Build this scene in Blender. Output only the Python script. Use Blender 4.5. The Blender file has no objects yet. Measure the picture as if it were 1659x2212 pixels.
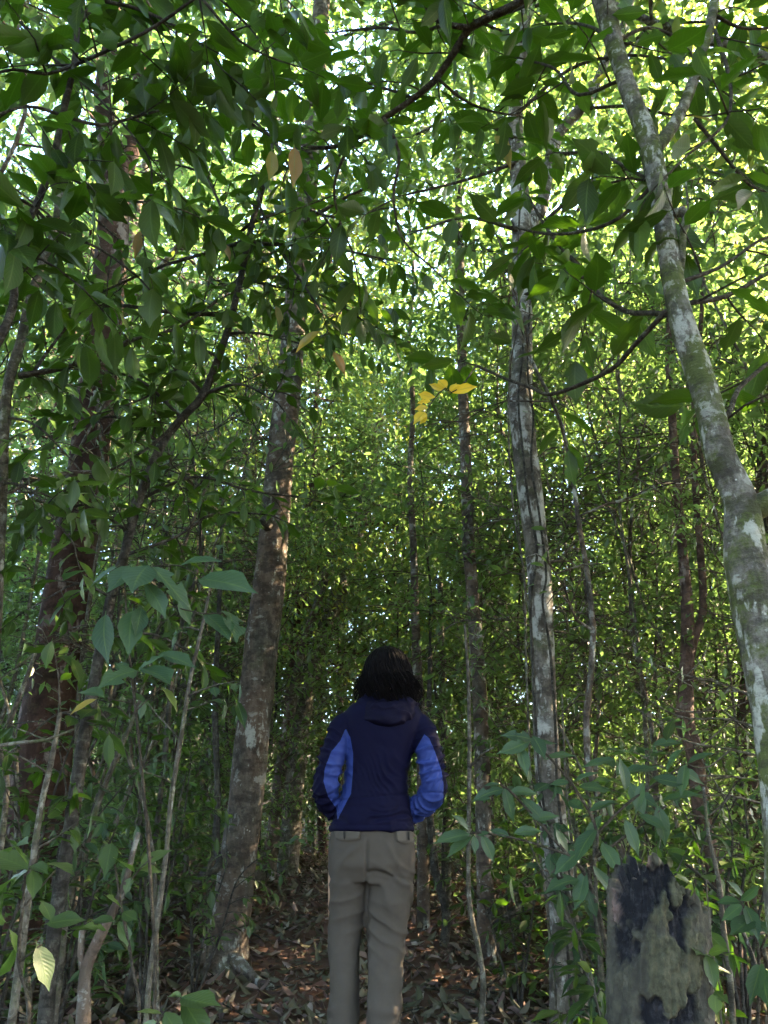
import bpy, bmesh, math, random
import numpy as np
from mathutils import Matrix, Vector
from mathutils.bvhtree import BVHTree
# ------------------------------------------------------------------ camera, world, sun, exposure
S = bpy.context.scene
COL = S.collection
PITCH = math.radians(23.0)
CAMZ = 0.87
FPX = 1660.0                                   # focal length, in pixels of a 1659 x 2212 frame
cam_d = bpy.data.cameras.new('camera')
cam = bpy.data.objects.new('camera', cam_d); COL.objects.link(cam)
cam.location = (0, 0, CAMZ); cam.rotation_euler = (math.radians(90) + PITCH, 0, 0)
cam_d.sensor_fit = 'VERTICAL'; cam_d.sensor_height = 36; cam_d.lens = 36 * FPX / 2212
cam_d.clip_start = 0.05; cam_d.clip_end = 400
S.camera = cam
SUN_DIR = Vector((0.80, 0.24, 0.55)).normalized()      # towards the sun: fairly low, from the right and a little ahead
w = bpy.data.worlds.new('World'); S.world = w; w.use_nodes = True
nt = w.node_tree; nt.nodes.clear()
sky = nt.nodes.new('ShaderNodeTexSky'); sky.sky_type = 'NISHITA'; sky.sun_disc = False
sky.sun_elevation = math.asin(SUN_DIR.z); sky.sun_rotation = math.atan2(SUN_DIR.x, SUN_DIR.y)
sky.air_density = 1.0; sky.dust_density = 1.2; sky.ozone_density = 1.0
bg = nt.nodes.new('ShaderNodeBackground'); bg.inputs['Strength'].default_value = 0.15
wo = nt.nodes.new('ShaderNodeOutputWorld')
nt.links.new(sky.outputs[0], bg.inputs[0]); nt.links.new(bg.outputs[0], wo.inputs[0])
sun_d = bpy.data.lights.new('sun', 'SUN'); sun_d.energy = 5.0; sun_d.angle = math.radians(0.5); sun_d.color = (1.0, 0.77, 0.48)
sun = bpy.data.objects.new('sun', sun_d); COL.objects.link(sun)
sun.rotation_euler = SUN_DIR.to_track_quat('Z', 'Y').to_euler(); sun.location = (20, -3, 12)
S.view_settings.view_transform = 'Standard'; S.view_settings.look = 'None'
S.view_settings.gamma = 1.0; S.view_settings.use_curve_mapping = False
S.view_settings.exposure = 4.35
cy = S.cycles
cy.max_bounces = 7; cy.diffuse_bounces = 4; cy.glossy_bounces = 2; cy.transmission_bounces = 5; cy.transparent_max_bounces = 4
cy.use_adaptive_sampling = True; cy.adaptive_threshold = 0.02
cy.use_denoising = True; cy.denoiser = 'OPENIMAGEDENOISE'; cy.denoising_input_passes = 'RGB_ALBEDO_NORMAL'; cy.denoising_prefilter = 'ACCURATE'; cy.caustics_reflective = False; cy.caustics_refractive = False
cy.sample_clamp_indirect = 6.0
# ------------------------------------------------------------------ small maths
SP, CP = math.sin(PITCH), math.cos(PITCH)
def ray(px, py):
    u = (px - 829.5) / FPX; v = (1106 - py) / FPX
    return np.array([u, CP - v * SP, SP + v * CP])
def P(px, py, Y):                              # the point seen at (px, py) standing Y metres away over the ground
    d = ray(px, py); return np.array([0, 0, CAMZ]) + d * (Y / d[1])
def depth_of(p): return p[1] * CP + (p[2] - CAMZ) * SP
def PR(px, py, Y, wpx):                        # the same with a radius from a width
    p = P(px, py, Y); return p, 0.5 * wpx / FPX * depth_of(p)
def pix(p):
    d = depth_of(p); return 829.5 + FPX * p[0] / d, 1106 - FPX * ((p[2] - CAMZ) * CP - p[1] * SP) / d
def nrm(a):
    a = np.asarray(a, float); n = np.linalg.norm(a, axis=-1, keepdims=True); return a / np.maximum(n, 1e-9)
def _h(i, j, k, s):
    n = (i * 374761393 + j * 668265263 + k * 2147483647 + s * 1274126177) & 0xffffffff
    n = ((n ^ (n >> 13)) * 1274126177) & 0xffffffff
    return ((n ^ (n >> 16)) & 0xffff) / 65535.0
def vnoise(p, seed=0):                         # value noise, -1..1
    p = np.asarray(p, float); f0 = np.floor(p); i = f0.astype(np.int64); f = p - f0; f = f * f * (3 - 2 * f)
    r = 0
    for a in (0, 1):
        for b in (0, 1):
            for c in (0, 1):
                wgt = (f[:, 0] if a else 1 - f[:, 0]) * (f[:, 1] if b else 1 - f[:, 1]) * (f[:, 2] if c else 1 - f[:, 2])
                r = r + wgt * _h(i[:, 0] + a, i[:, 1] + b, i[:, 2] + c, seed)
    return r * 2 - 1
def fbm(p, seed=0, o=3):
    r = 0; a = 1.0; t = 0
    for q in range(o): r = r + a * vnoise(np.asarray(p) * (2.03 ** q), seed + q); t += a; a *= .5
    return r / t
def sstep(a, b, x): t = np.clip((x - a) / (b - a), 0, 1); return t * t * (3 - 2 * t)
def gz(x, y):                                  # height of the forest floor
    x = np.asarray(x, float); y = np.asarray(y, float)
    s = 0.50 * sstep(4.2, 9.5, y) + 0.035 * np.clip(y - 9.5, 0, 60) + 0.13 * np.clip(y - 19, 0, 60)
    off = np.abs(x - 0.1 * np.sin(y * .5))
    s = s + 0.10 * sstep(0.7, 1.6, off) + 0.03 * np.clip(off - 2, 0, 30)
    n = fbm(np.stack([x * .7, y * .7, x * 0], -1).reshape(-1, 3), 5, 3).reshape(x.shape)
    return s + 0.05 * n * sstep(0.3, 1.2, off)
def gz1(x, y): return float(gz(np.array([x]), np.array([y]))[0])
def crom(pts, step):                           # smooth a polyline of (x, y, z, r) rows
    pts = np.asarray(pts, float)
    if len(pts) == 2:
        n = max(2, int(np.linalg.norm(pts[1, :3] - pts[0, :3]) / step) + 1); t = np.linspace(0, 1, n)[:, None]
        return pts[0] * (1 - t) + pts[1] * t
    e = np.vstack([2 * pts[0] - pts[1], pts, 2 * pts[-1] - pts[-2]]); e[0, 3] = pts[0, 3]; e[-1, 3] = pts[-1, 3]
    out = []
    for i in range(len(pts) - 1):
        a, b, c, d = e[i], e[i + 1], e[i + 2], e[i + 3]
        n = max(1, int(math.ceil(np.linalg.norm(c[:3] - b[:3]) / step)))
        for q in range(n):
            t = q / n
            out.append(0.5 * (2 * b + (c - a) * t + (2 * a - 5 * b + 4 * c - d) * t * t + (3 * b - a - 3 * c + d) * t ** 3))
    out.append(pts[-1]); out = np.array(out); out[:, 3] = np.maximum(out[:, 3], 0.0004)
    return out
# ------------------------------------------------------------------ mesh collecting
class MB:
    def __init__(s): s.v = []; s.f = []; s.n = 0; s.rnd = []; s.has = False
    def add(s, v, f, rnd=0.0):
        v = np.asarray(v, float); s.v.append(v); s.f.append((np.asarray(f, np.int64) + s.n)); s.n += len(v)
        s.rnd.append(np.full(len(v), rnd, np.float32) if np.isscalar(rnd) else np.asarray(rnd, np.float32))
    def tube(s, rows, sides=8, step=0.06, noise=0.0, seed=0, nscale=6.0, cap=True, rnd=0.0, smooth=True):
        r = crom(rows, step) if smooth else np.asarray(rows, float); n = len(r)
        t = nrm(np.gradient(r[:, :3], axis=0))
        ref = np.array([0.13, 0.97, 0.2]) if abs(t[0] @ np.array([0.13, 0.97, 0.2])) < .9 else np.array([1., 0, 0])
        u = ref - t[0] * (ref @ t[0]); u /= np.linalg.norm(u); U = []
        for i in range(n):
            u = u - t[i] * (u @ t[i]); u /= max(np.linalg.norm(u), 1e-9); U.append(u.copy())
        U = np.array(U); V = np.cross(t, U)
        a = np.arange(sides) * 2 * math.pi / sides
        ring = U[:, None] * np.cos(a)[None, :, None] + V[:, None] * np.sin(a)[None, :, None]
        rad = np.repeat(r[:, 3:4], sides, 1)
        if noise:
            q = (r[:, None, :3] * [1, 1, .45] * nscale + ring * r[:, None, 3:4] * nscale * 2.0).reshape(-1, 3)
            rad = rad * (1 + noise * fbm(q, seed, 3).reshape(n, sides))
        v = (r[:, None, :3] + ring * rad[..., None]).reshape(-1, 3)
        i = np.arange(n - 1)[:, None] * sides; j = np.arange(sides)[None]; k = (j + 1) % sides
        f = np.stack([i + j, i + k, i + sides + k, i + sides + j], -1).reshape(-1, 4)
        if cap:
            v = np.vstack([v, r[0, :3], r[-1, :3]]); m = len(v)
            c = np.arange(sides); c2 = (c + 1) % sides
            f = np.vstack([f, np.stack([c2, c, np.full(sides, m - 2), np.full(sides, m - 2)], -1), np.stack([c + (n - 1) * sides, c2 + (n - 1) * sides, np.full(sides, m - 1), np.full(sides, m - 1)], -1)])
        s.add(v, f, rnd)
    def arrays(s): return np.vstack(s.v), np.vstack(s.f), np.concatenate(s.rnd)
def quick_mesh(name, v, f, mat=None, rnd=None, smooth=True, uv=None):
    f = np.asarray(f, np.int64); me = bpy.data.meshes.new(name); me.vertices.add(len(v)); me.vertices.foreach_set('co', np.asarray(v, np.float32).ravel())
    if f.shape[1] == 3: tri = np.ones(len(f), bool)
    else: tri = f[:, 3] == f[:, 2]
    cnt = np.where(tri, 3, 4); start = np.concatenate([[0], np.cumsum(cnt)[:-1]])
    if f.shape[1] == 4:
        keep = np.ones(f.shape, bool); keep[tri, 3] = False; li = f[keep]
    else: li = f.ravel()
    me.loops.add(len(li)); me.loops.foreach_set('vertex_index', li.astype(np.int32))
    me.polygons.add(len(f)); me.polygons.foreach_set('loop_start', start.astype(np.int32))
    me.polygons.foreach_set('use_smooth', np.full(len(f), smooth))
    if rnd is not None:
        at = me.attributes.new('rnd', 'FLOAT', 'POINT'); at.data.foreach_set('value', np.asarray(rnd, np.float32))
    if uv is not None:
        l = me.uv_layers.new(name='UVMap'); l.data.foreach_set('uv', np.asarray(uv, np.float32)[li].ravel())
    me.update(calc_edges=True)
    if mat: me.materials.append(mat)
    return me
def link(name, me, parent=None, loc=(0, 0, 0)):
    o = bpy.data.objects.new(name, me); COL.objects.link(o); o.location = loc
    if parent: o.parent = parent
    return o
def build(mb, name, mat, parent=None, origin=None, smooth=True):
    v, f, r = mb.arrays(); o = np.zeros(3) if origin is None else np.asarray(origin, float)
    return link(name, quick_mesh(name, v - o, f, mat, r, smooth), parent, (0, 0, 0) if parent else o)
def tag(o, label=None, cat=None, group=None, kind=None):
    if label: o['label'] = label
    if cat: o['category'] = cat
    if group: o['group'] = group
    if kind: o['kind'] = kind
    return o
def thing(name, loc, label, cat, group=None):
    o = bpy.data.objects.new(name, None); COL.objects.link(o); o.location = loc; o.empty_display_size = .1
    return tag(o, label, cat, group)
# ------------------------------------------------------------------ materials
class NT:
    def __init__(s, name):
        s.m = bpy.data.materials.new(name); s.m.use_nodes = True; s.t = s.m.node_tree; s.t.nodes.clear()
        s.out = s.n('ShaderNodeOutputMaterial')
    def n(s, ty, **k):
        x = s.t.nodes.new(ty)
        for a, b in k.items():
            if a.startswith('i_'): x.inputs[a[2:].replace('_', ' ')].default_value = b
            else: setattr(x, a, b)
        return x
    def l(s, a, b): s.t.links.new(a, b)
    def noise(s, vec, scale, detail=4, rough=.55):
        x = s.n('ShaderNodeTexNoise'); x.inputs['Scale'].default_value = scale; x.inputs['Detail'].default_value = detail; x.inputs['Roughness'].default_value = rough
        if vec is not None: s.l(vec, x.inputs['Vector'])
        return x.outputs['Fac']
    def ramp(s, fac, stops, interp='LINEAR'):
        x = s.n('ShaderNodeValToRGB'); cr = x.color_ramp; cr.interpolation = interp
        while len(cr.elements) < len(stops): cr.elements.new(.5)
        for e, (p, c) in zip(cr.elements, stops):
            e.position = p; e.color = (c, c, c, 1) if np.isscalar(c) else (*c, 1)
        s.l(fac, x.inputs[0]); return x.outputs[0]
    def mix(s, fac, a, b, mode='MIX'):
        x = s.n('ShaderNodeMix', data_type='RGBA', blend_type=mode)
        for src, i in ((fac, 0), (a, 6), (b, 7)):
            if isinstance(src, (int, float)): x.inputs[i].default_value = src
            elif isinstance(src, tuple): x.inputs[i].default_value = (*src, 1)
            else: s.l(src, x.inputs[i])
        return x.outputs[2]
    def math(s, op, a, b=0.0, c=None):
        x = s.n('ShaderNodeMath', operation=op)
        for q, i in ((a, 0), (b, 1)) + (((c, 2),) if c is not None else ()):
            if isinstance(q, (int, float)): x.inputs[i].default_value = q
            else: s.l(q, x.inputs[i])
        return x.outputs[0]
    def bsdf(s, col, rough=.8, bump=None, bstr=.3, bdist=.01, spec=.3):
        b = s.n('ShaderNodeBsdfPrincipled')
        if isinstance(col, tuple): b.inputs['Base Color'].default_value = (*col, 1)
        else: s.l(col, b.inputs['Base Color'])
        if isinstance(rough, (int, float)): b.inputs['Roughness'].default_value = rough
        else: s.l(rough, b.inputs['Roughness'])
        b.inputs['Specular IOR Level'].default_value = spec
        if bump is not None:
            bp = s.n('ShaderNodeBump'); bp.inputs['Strength'].default_value = bstr; bp.inputs['Distance'].default_value = bdist
            s.l(bump, bp.inputs['Height']); s.l(bp.outputs[0], b.inputs['Normal'])
        return b
    def fin(s, b): s.l(b.outputs[0], s.out.inputs[0]); return s.m
def bark(name, dark, light, lichen=(.42, .44, .40), lichen_amt=.5, moss=(.05, .075, .02), moss_amt=.3, scale=1.0, red=None, red_amt=.4):
    m = NT(name); tc = m.n('ShaderNodeTexCoord'); mp = m.n('ShaderNodeMapping'); mp.inputs['Scale'].default_value = (scale, scale, scale * .45)
    m.l(tc.outputs['Object'], mp.inputs[0]); v = mp.outputs[0]
    mp2 = m.n('ShaderNodeMapping'); mp2.inputs['Scale'].default_value = (scale * 3, scale * 3, scale * 12); m.l(tc.outputs['Object'], mp2.inputs[0])
    n1 = m.noise(v, 14, 6, .65); n2 = m.noise(v, 45, 5, .7); rings = m.noise(mp2.outputs[0], 2.2, 3, .6)
    c = m.mix(m.ramp(n1, [(.36, 0.), (.64, 1.)]), dark, light)
    c = m.mix(m.ramp(n2, [(.35, .55), (.65, 0.)]), c, tuple(x * .45 for x in dark))
    c = m.mix(m.ramp(rings, [(.58, 0.), (.68, .45)]), c, tuple(x * .6 for x in dark))
    if red: c = m.mix(m.ramp(m.noise(v, 6, 3, .5), [(.5 - red_amt * .2, red_amt), (.62, 0.)]), c, red)
    if moss_amt > 0:
        ms = m.noise(tc.outputs['Object'], 4.5 * scale, 5, .7)
        c = m.mix(m.ramp(ms, [(.60 - .25 * moss_amt, 0.), (.72 - .25 * moss_amt, min(1, moss_amt * 1.5))]), c, m.mix(n2, moss, tuple(x * 2 for x in moss)))
    if lichen_amt > 0:
        vo = m.noise(v, 9, 5, .62); v2 = m.noise(v, 24, 3, .6)
        k = m.math('ADD', m.math('MULTIPLY', vo, .72), m.math('MULTIPLY', v2, .28))
        c = m.mix(m.ramp(k, [(.66 - .17 * lichen_amt, 0.), (.70 - .17 * lichen_amt, .85)]), c, m.mix(n2, lichen, tuple(x * .55 for x in lichen)))
    mp3 = m.n('ShaderNodeMapping'); mp3.inputs['Scale'].default_value = (scale * 7, scale * 7, scale * 11); m.l(tc.outputs['Object'], mp3.inputs[0]); bl = m.noise(mp3.outputs[0], 1, 6, .68)
    c = m.mix(m.ramp(bl, [(.42, .62), (.50, 0.)]), c, tuple(x * .38 for x in dark)); c = m.mix(m.ramp(bl, [(.58, 0.), (.62, .5 * min(1, lichen_amt * 1.5))]), c, tuple(x * .8 for x in lichen))
    sp = m.n('ShaderNodeTexVoronoi'); sp.inputs['Scale'].default_value = 26 * scale; m.l(tc.outputs['Object'], sp.inputs['Vector'])
    spm = m.ramp(m.noise(tc.outputs['Object'], 7 * scale, 4, .7), [(.54, 0.), (.62, 1.)]); spd = m.math('ADD', sp.outputs['Distance'], m.math('MULTIPLY', n2, .12))
    c = m.mix(m.math('MULTIPLY', m.math('MULTIPLY', m.ramp(spd, [(.17, 1.), (.21, 0.)]), spm), min(1, lichen_amt)), c, lichen)
    h = m.math('ADD', m.math('MULTIPLY', n1, .6), m.math('ADD', m.math('MULTIPLY', n2, .4), m.math('ADD', m.math('MULTIPLY', rings, .5), m.math('MULTIPLY', bl, .8))))
    return m.fin(m.bsdf(c, .88, h, 1.0, .016, .2))
def leaf_mat(name, stops, trans, tw=.45, rough=.42, veins=True, spec=.45):
    m = NT(name); at = m.n('ShaderNodeAttribute', attribute_name='rnd'); oi = m.n('ShaderNodeObjectInfo')
    r = m.math('FRACT', m.math('ADD', at.outputs['Fac'], oi.outputs['Random']))
    c = m.ramp(r, stops); tc = m.n('ShaderNodeTexCoord')
    geo = m.n('ShaderNodeNewGeometry')
    bump = None
    if veins:
        uv = m.n('ShaderNodeSeparateXYZ'); m.l(tc.outputs['UV'], uv.inputs[0])
        ax = m.math('ABSOLUTE', m.math('SUBTRACT', uv.outputs[0], .5))
        mid = m.math('LESS_THAN', ax, .035)
        w_ = m.math('SINE', m.math('MULTIPLY', m.math('SUBTRACT', uv.outputs[1], m.math('MULTIPLY', ax, .55)), 62.0))
        sv = m.math('GREATER_THAN', w_, .9)
        vv = m.math('MAXIMUM', m.math('MULTIPLY', mid, .7), m.math('MULTIPLY', sv, .28))
        c = m.mix(vv, c, (.10, .15, .04)); bump = w_
        bl = m.noise(tc.outputs['Object'], 9, 4, .65)
        c = m.mix(m.ramp(bl, [(.62, 0.), (.74, .55)]), c, m.mix(.5, c, (.07, .055, .02)))
    back = m.mix(.35, c, (.09, .13, .06))
    cc = m.mix(geo.outputs['Backfacing'], c, back)
    b = m.bsdf(cc, rough, bump, .12, .002, spec)
    t = m.n('ShaderNodeBsdfTranslucent'); tr = m.mix(.6, trans, c, 'MIX')
    tcol = m.mix(r, trans, tuple(x * 1.35 for x in trans)); m.l(tcol, t.inputs[0])
    mx = m.n('ShaderNodeMixShader'); mx.inputs[0].default_value = tw; m.l(b.outputs[0], mx.inputs[1]); m.l(t.outputs[0], mx.inputs[2])
    m.l(mx.outputs[0], m.out.inputs[0]); return m.m
def plain(name, col, rough=.8, nscale=0, var=.3, bump=.2, bdist=.003, spec=.3):
    m = NT(name); tc = m.n('ShaderNodeTexCoord')
    if not nscale: return m.fin(m.bsdf(col, rough, spec=spec))
    n = m.noise(tc.outputs['Object'], nscale, 5, .6)
    c = m.mix(n, tuple(x * (1 - var) for x in col), tuple(x * (1 + var) for x in col))
    return m.fin(m.bsdf(c, rough, n, bump, bdist, spec))
M = {}
M['bark_grey'] = bark('bark_grey', (.048, .041, .035), (.155, .137, .12), lichen=(.42, .42, .39), lichen_amt=.58, moss_amt=.15, red=(.13, .07, .045), red_amt=.35)
M['bark_vine'] = bark('bark_vine', (.075, .062, .052), (.24, .21, .185), lichen=(.52, .51, .49), lichen_amt=.88, moss_amt=.25)
M['bark_moss'] = bark('bark_moss', (.09, .078, .066), (.27, .25, .225), lichen=(.5, .5, .46), lichen_amt=.75, moss=(.055, .065, .022), moss_amt=.68, scale=1.7)
M['bark_red'] = bark('bark_red', (.055, .034, .027), (.15, .092, .075), lichen=(.24, .19, .17), lichen_amt=.35, moss_amt=.05)
M['bark_big'] = bark('bark_big', (.036, .018, .014), (.085, .044, .034), lichen=(.26, .21, .20), lichen_amt=.5, moss_amt=.1, scale=.7)
M['bark_pale'] = bark('bark_pale', (.07, .06, .048), (.17, .15, .125), lichen=(.34, .34, .30), lichen_amt=.5, moss_amt=.3, scale=2.2)
M['bark_dark'] = bark('bark_dark', (.03, .026, .023), (.10, .09, .08), lichen=(.3, .3, .27), lichen_amt=.25, moss_amt=.1, scale=2.5)
M['twig'] = bark('twig', (.04, .032, .025), (.11, .09, .07), lichen=(.3, .3, .26), lichen_amt=.3, moss_amt=.15, scale=4)
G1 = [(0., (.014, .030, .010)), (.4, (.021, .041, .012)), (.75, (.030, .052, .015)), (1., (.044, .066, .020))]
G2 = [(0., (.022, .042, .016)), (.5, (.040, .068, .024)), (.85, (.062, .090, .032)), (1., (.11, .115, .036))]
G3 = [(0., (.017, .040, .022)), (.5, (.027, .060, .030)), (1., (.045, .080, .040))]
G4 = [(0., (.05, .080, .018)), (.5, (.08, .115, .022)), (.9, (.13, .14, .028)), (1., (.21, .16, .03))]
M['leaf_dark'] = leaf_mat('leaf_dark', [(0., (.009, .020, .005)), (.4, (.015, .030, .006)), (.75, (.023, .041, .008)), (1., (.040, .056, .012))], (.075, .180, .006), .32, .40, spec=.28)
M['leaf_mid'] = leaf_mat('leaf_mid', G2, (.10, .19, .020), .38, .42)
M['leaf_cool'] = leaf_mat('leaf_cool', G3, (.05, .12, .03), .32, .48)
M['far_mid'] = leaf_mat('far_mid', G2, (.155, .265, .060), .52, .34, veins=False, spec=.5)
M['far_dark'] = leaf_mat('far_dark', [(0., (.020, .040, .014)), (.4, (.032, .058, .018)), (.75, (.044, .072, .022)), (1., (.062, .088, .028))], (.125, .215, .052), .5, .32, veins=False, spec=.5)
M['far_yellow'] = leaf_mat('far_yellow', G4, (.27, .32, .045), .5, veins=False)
M['leaf_yellow'] = leaf_mat('leaf_yellow', [(0., (.13, .11, .02)), (1., (.24, .18, .03))], (.30, .24, .03), .35)
M['leaf_sunglow'] = leaf_mat('leaf_sunglow', [(0., (.62, .42, .03)), (1., (.75, .55, .05))], (.85, .62, .05), .5)  # sun glow of the yellow spray painted in as strong gold
M['leaf_orange'] = leaf_mat('leaf_orange', [(0., (.15, .085, .02)), (1., (.24, .13, .025))], (.34, .18, .03), .3)
M['litter'] = leaf_mat('litter', [(0., (.046, .030, .027)), (.45, (.105, .066, .060)), (.8, (.17, .115, .104)), (.93, (.24, .175, .16)), (1., (.34, .29, .26))], (.10, .05, .03), .12, .65, veins=False, spec=.25)
# ------------------------------------------------------------------ leaf shapes
def leaf_shape(seed, nseg=6, aspect=.38, fold=.25, curl=.12, tip=.12, chew=0, stalk=.10):
    rg = np.random.RandomState(seed); t = np.linspace(0, 1, nseg + 1); tb = t * (1 - tip)
    wd = np.sin(np.pi * np.clip(t, 0, 1) ** rg.uniform(.82, 1.05)) ** .75; wd = wd / wd.max() * .5 * aspect; wd[0] = .004; wd[-1] = .002
    wd[-2] *= .55
    ss = np.array([-1, -.5, 0, .5, 1]); v = []; uv = []
    ph = rg.uniform(0, 6, 3); bend = rg.uniform(-.04, .04)
    for i in range(nseg + 1):
        for s in ss:
            q = wd[i] * (1 + .06 * math.sin(9 * t[i] + ph[0] + s))
            z = fold * abs(s) * q - curl * t[i] ** 2 + .012 * math.sin(14 * t[i] + ph[1]) * abs(s)
            v.append((s * q + bend * math.sin(math.pi * t[i]), t[i], z)); uv.append((.5 + .5 * s, t[i]))
    f = []
    for i in range(nseg):
        for j in range(4):
            if chew and (rg.rand() < chew) and (j in (0, 3)) and 0 < i < nseg - 1: continue
            a = i * 5 + j; f.append((a, a + 1, a + 6, a + 5))
    v = np.array(v); n = len(v)
    v = np.vstack([v, [(-.008, -stalk, .0), (.008, -stalk, .0), (.008, .02, .003), (-.008, .02, .003)]]); uv += [(.5, 0)] * 4
    f.append((n, n + 1, n + 2, n + 3))
    return v, np.array(f), np.array(uv)
LEAFV = [leaf_shape(s, 6, a, fo, cu, .1, ch) for s, a, fo, cu, ch in ((1, .40, .25, .10, 0), (2, .36, .35, .22, 0), (3, .44, .2, .06, .0), (4, .38, .3, .3, .0), (5, .42, .15, .15, .12), (6, .34, .4, .05, 0), (7, .40, .25, .18, .30), (8, .33, .45, .42, 0), (9, .46, .1, -.12, .06))]
def lowleaf(aspect=.42, fold=.18, curl=.15):   # six points, two bent faces
    w1 = aspect * .46; w2 = aspect * .42
    v = np.array([(0, 0, 0), (-w1, .32, fold * w1), (w1, .32, fold * w1), (-w2, .66, fold * w2 - curl * .45), (w2, .66, fold * w2 - curl * .45), (0, 1, -curl)])
    return v, np.array([(0, 2, 4, 5), (0, 5, 3, 1)]), None
LOW = lowleaf()
def leaf_frames(axis, normal):
    y = nrm(axis); z = np.asarray(normal, float); z = nrm(z - y * np.sum(y * z, -1, keepdims=True)); x = np.cross(y, z); return x, y, z
def bulk(shape, pos, axis, normal, length, rnd, width=1.0):
    v, f, _ = shape; x, y, z = leaf_frames(axis, normal); L = np.asarray(length)[:, None, None]
    V = pos[:, None] + L * (v[None, :, 0:1] * width * x[:, None] + v[None, :, 1:2] * y[:, None] + v[None, :, 2:3] * z[:, None])
    n = len(pos); F = (f[None] + (np.arange(n) * len(v))[:, None, None]).reshape(-1, f.shape[1])
    return V.reshape(-1, 3), F, np.repeat(rnd, len(v))
LEAFMESH = {}
def leaf_mesh(k, matname):
    q = (k, matname)
    if q not in LEAFMESH:
        v, f, uv = LEAFV[k]; LEAFMESH[q] = quick_mesh('leaf', v, f, M[matname], np.zeros(len(v)), True, uv)
    return LEAFMESH[q]
def put_leaf(parent, root, pos, axis, normal, length, matname, k, name='leaf', width=1.0, label=None):
    o = bpy.data.objects.new(name, leaf_mesh(k, matname)); COL.objects.link(o)
    x, y, z = leaf_frames(np.array([axis]), np.array([normal])); x, y, z = x[0], y[0], z[0]
    m = Matrix(((x[0] * width, y[0], z[0], 0), (x[1] * width, y[1], z[1], 0), (x[2] * width, y[2], z[2], 0), (0, 0, 0, 1)))
    m = m @ Matrix.Scale(length, 4); m.translation = Vector(np.asarray(pos) - root)
    if parent: o.parent = parent
    o.matrix_basis = m
    if label: o['label'] = label
    return o
# ------------------------------------------------------------------ growing twigs and leaves
class Growth:
    """Collects the twigs and leaves of one plant."""
    def __init__(s, seed, leaf=.15, dark=True): s.rg = np.random.RandomState(seed); s.leaf = leaf; s.L = []; s.n = 0
    def leafat(s, p, ax, nm, ln): s.L.append((p, ax, nm, ln))
    def twig(s, mb, p0, d, length, nleaf, droop=.35, r0=.0035):
        rg = s.rg; d = nrm(d); pts = [np.array(p0, float)]; dd = d.copy(); seg = length / 5
        for i in range(5):
            dd = nrm(dd + np.array([0, 0, -droop * .2]) + rg.normal(0, .10, 3)); pts.append(pts[-1] + dd * seg)
        pts = np.array(pts); rad = np.linspace(r0, r0 * .35, 6)
        mb.tube(np.column_stack([pts, rad]), 5, seg, smooth=False)
        side = rg.choice([-1, 1])
        for q in range(nleaf):
            t = .18 + .82 * (q + .5) / nleaf; i = min(4, int(t * 5)); p = pts[i] + (pts[i + 1] - pts[i]) * (t * 5 - i)
            ax = nrm(pts[i + 1] - pts[i]); up = np.array([0, 0, 1.]) ; sd = nrm(np.cross(ax, up) + 1e-4)
            side = -side
            a = nrm(ax * rg.uniform(.35, .9) + sd * side * rg.uniform(.55, 1.1) + np.array([0, 0, rg.uniform(-.75, .12)]) + rg.normal(0, .12, 3))
            nm = nrm(up + rg.normal(0, .33, 3)); ln = s.leaf * rg.uniform(.62, 1.15)
            s.leafat(p + a * ln * .1, a, nm, ln)
        a = nrm(pts[-1] - pts[-2] + np.array([0, 0, -.3])); s.leafat(pts[-1], a, nrm(np.array([0, 0, 1.]) + rg.normal(0, .3, 3)), s.leaf * rg.uniform(.7, 1.1))
    def along(s, mb, rows, spacing=.12, tlen=.30, nleaf=6, f0=.1, droop=.35, vert=.25):
        r = crom(rows, .05); seg = np.linalg.norm(np.diff(r[:, :3], axis=0), axis=1); cum = np.concatenate([[0], np.cumsum(seg)]); tot = cum[-1]
        x = tot * f0
        while x < tot:
            i = min(len(r) - 2, int(np.searchsorted(cum, x)) - 1); i = max(i, 0); p = r[i, :3]; t = nrm(r[i + 1, :3] - r[i, :3])
            a = s.rg.normal(0, 1, 3); a[2] = a[2] * vert + .1; a = a - t * (a @ t) * .8
            d = nrm(nrm(a) + t * .5)
            s.twig(mb, p, d, tlen * s.rg.uniform(.55, 1.25), max(2, int(nleaf * s.rg.uniform(.6, 1.3))), droop, min(.004, r[i, 3] * .7))
            x += spacing * s.rg.uniform(.5, 1.5)
        s.twig(mb, r[-1, :3], nrm(r[-1, :3] - r[-3, :3]), tlen, nleaf, droop, min(.004, r[-1, 3]))
def rows(pts, Y0, Y1, w0, w1):                  # a hand-placed branch: pixels, distances, pixel widths
    n = len(pts); out = []
    for i, (x, y) in enumerate(pts):
        t = i / (n - 1); p, r = PR(x, y, Y0 + (Y1 - Y0) * t, w0 + (w1 - w0) * t); out.append((*p, r))
    return np.array(out)
def trunk_rows(pts):                            # (px, py, Y, width)
    return np.array([(*PR(*q)[0], PR(*q)[1]) for q in pts])
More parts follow.
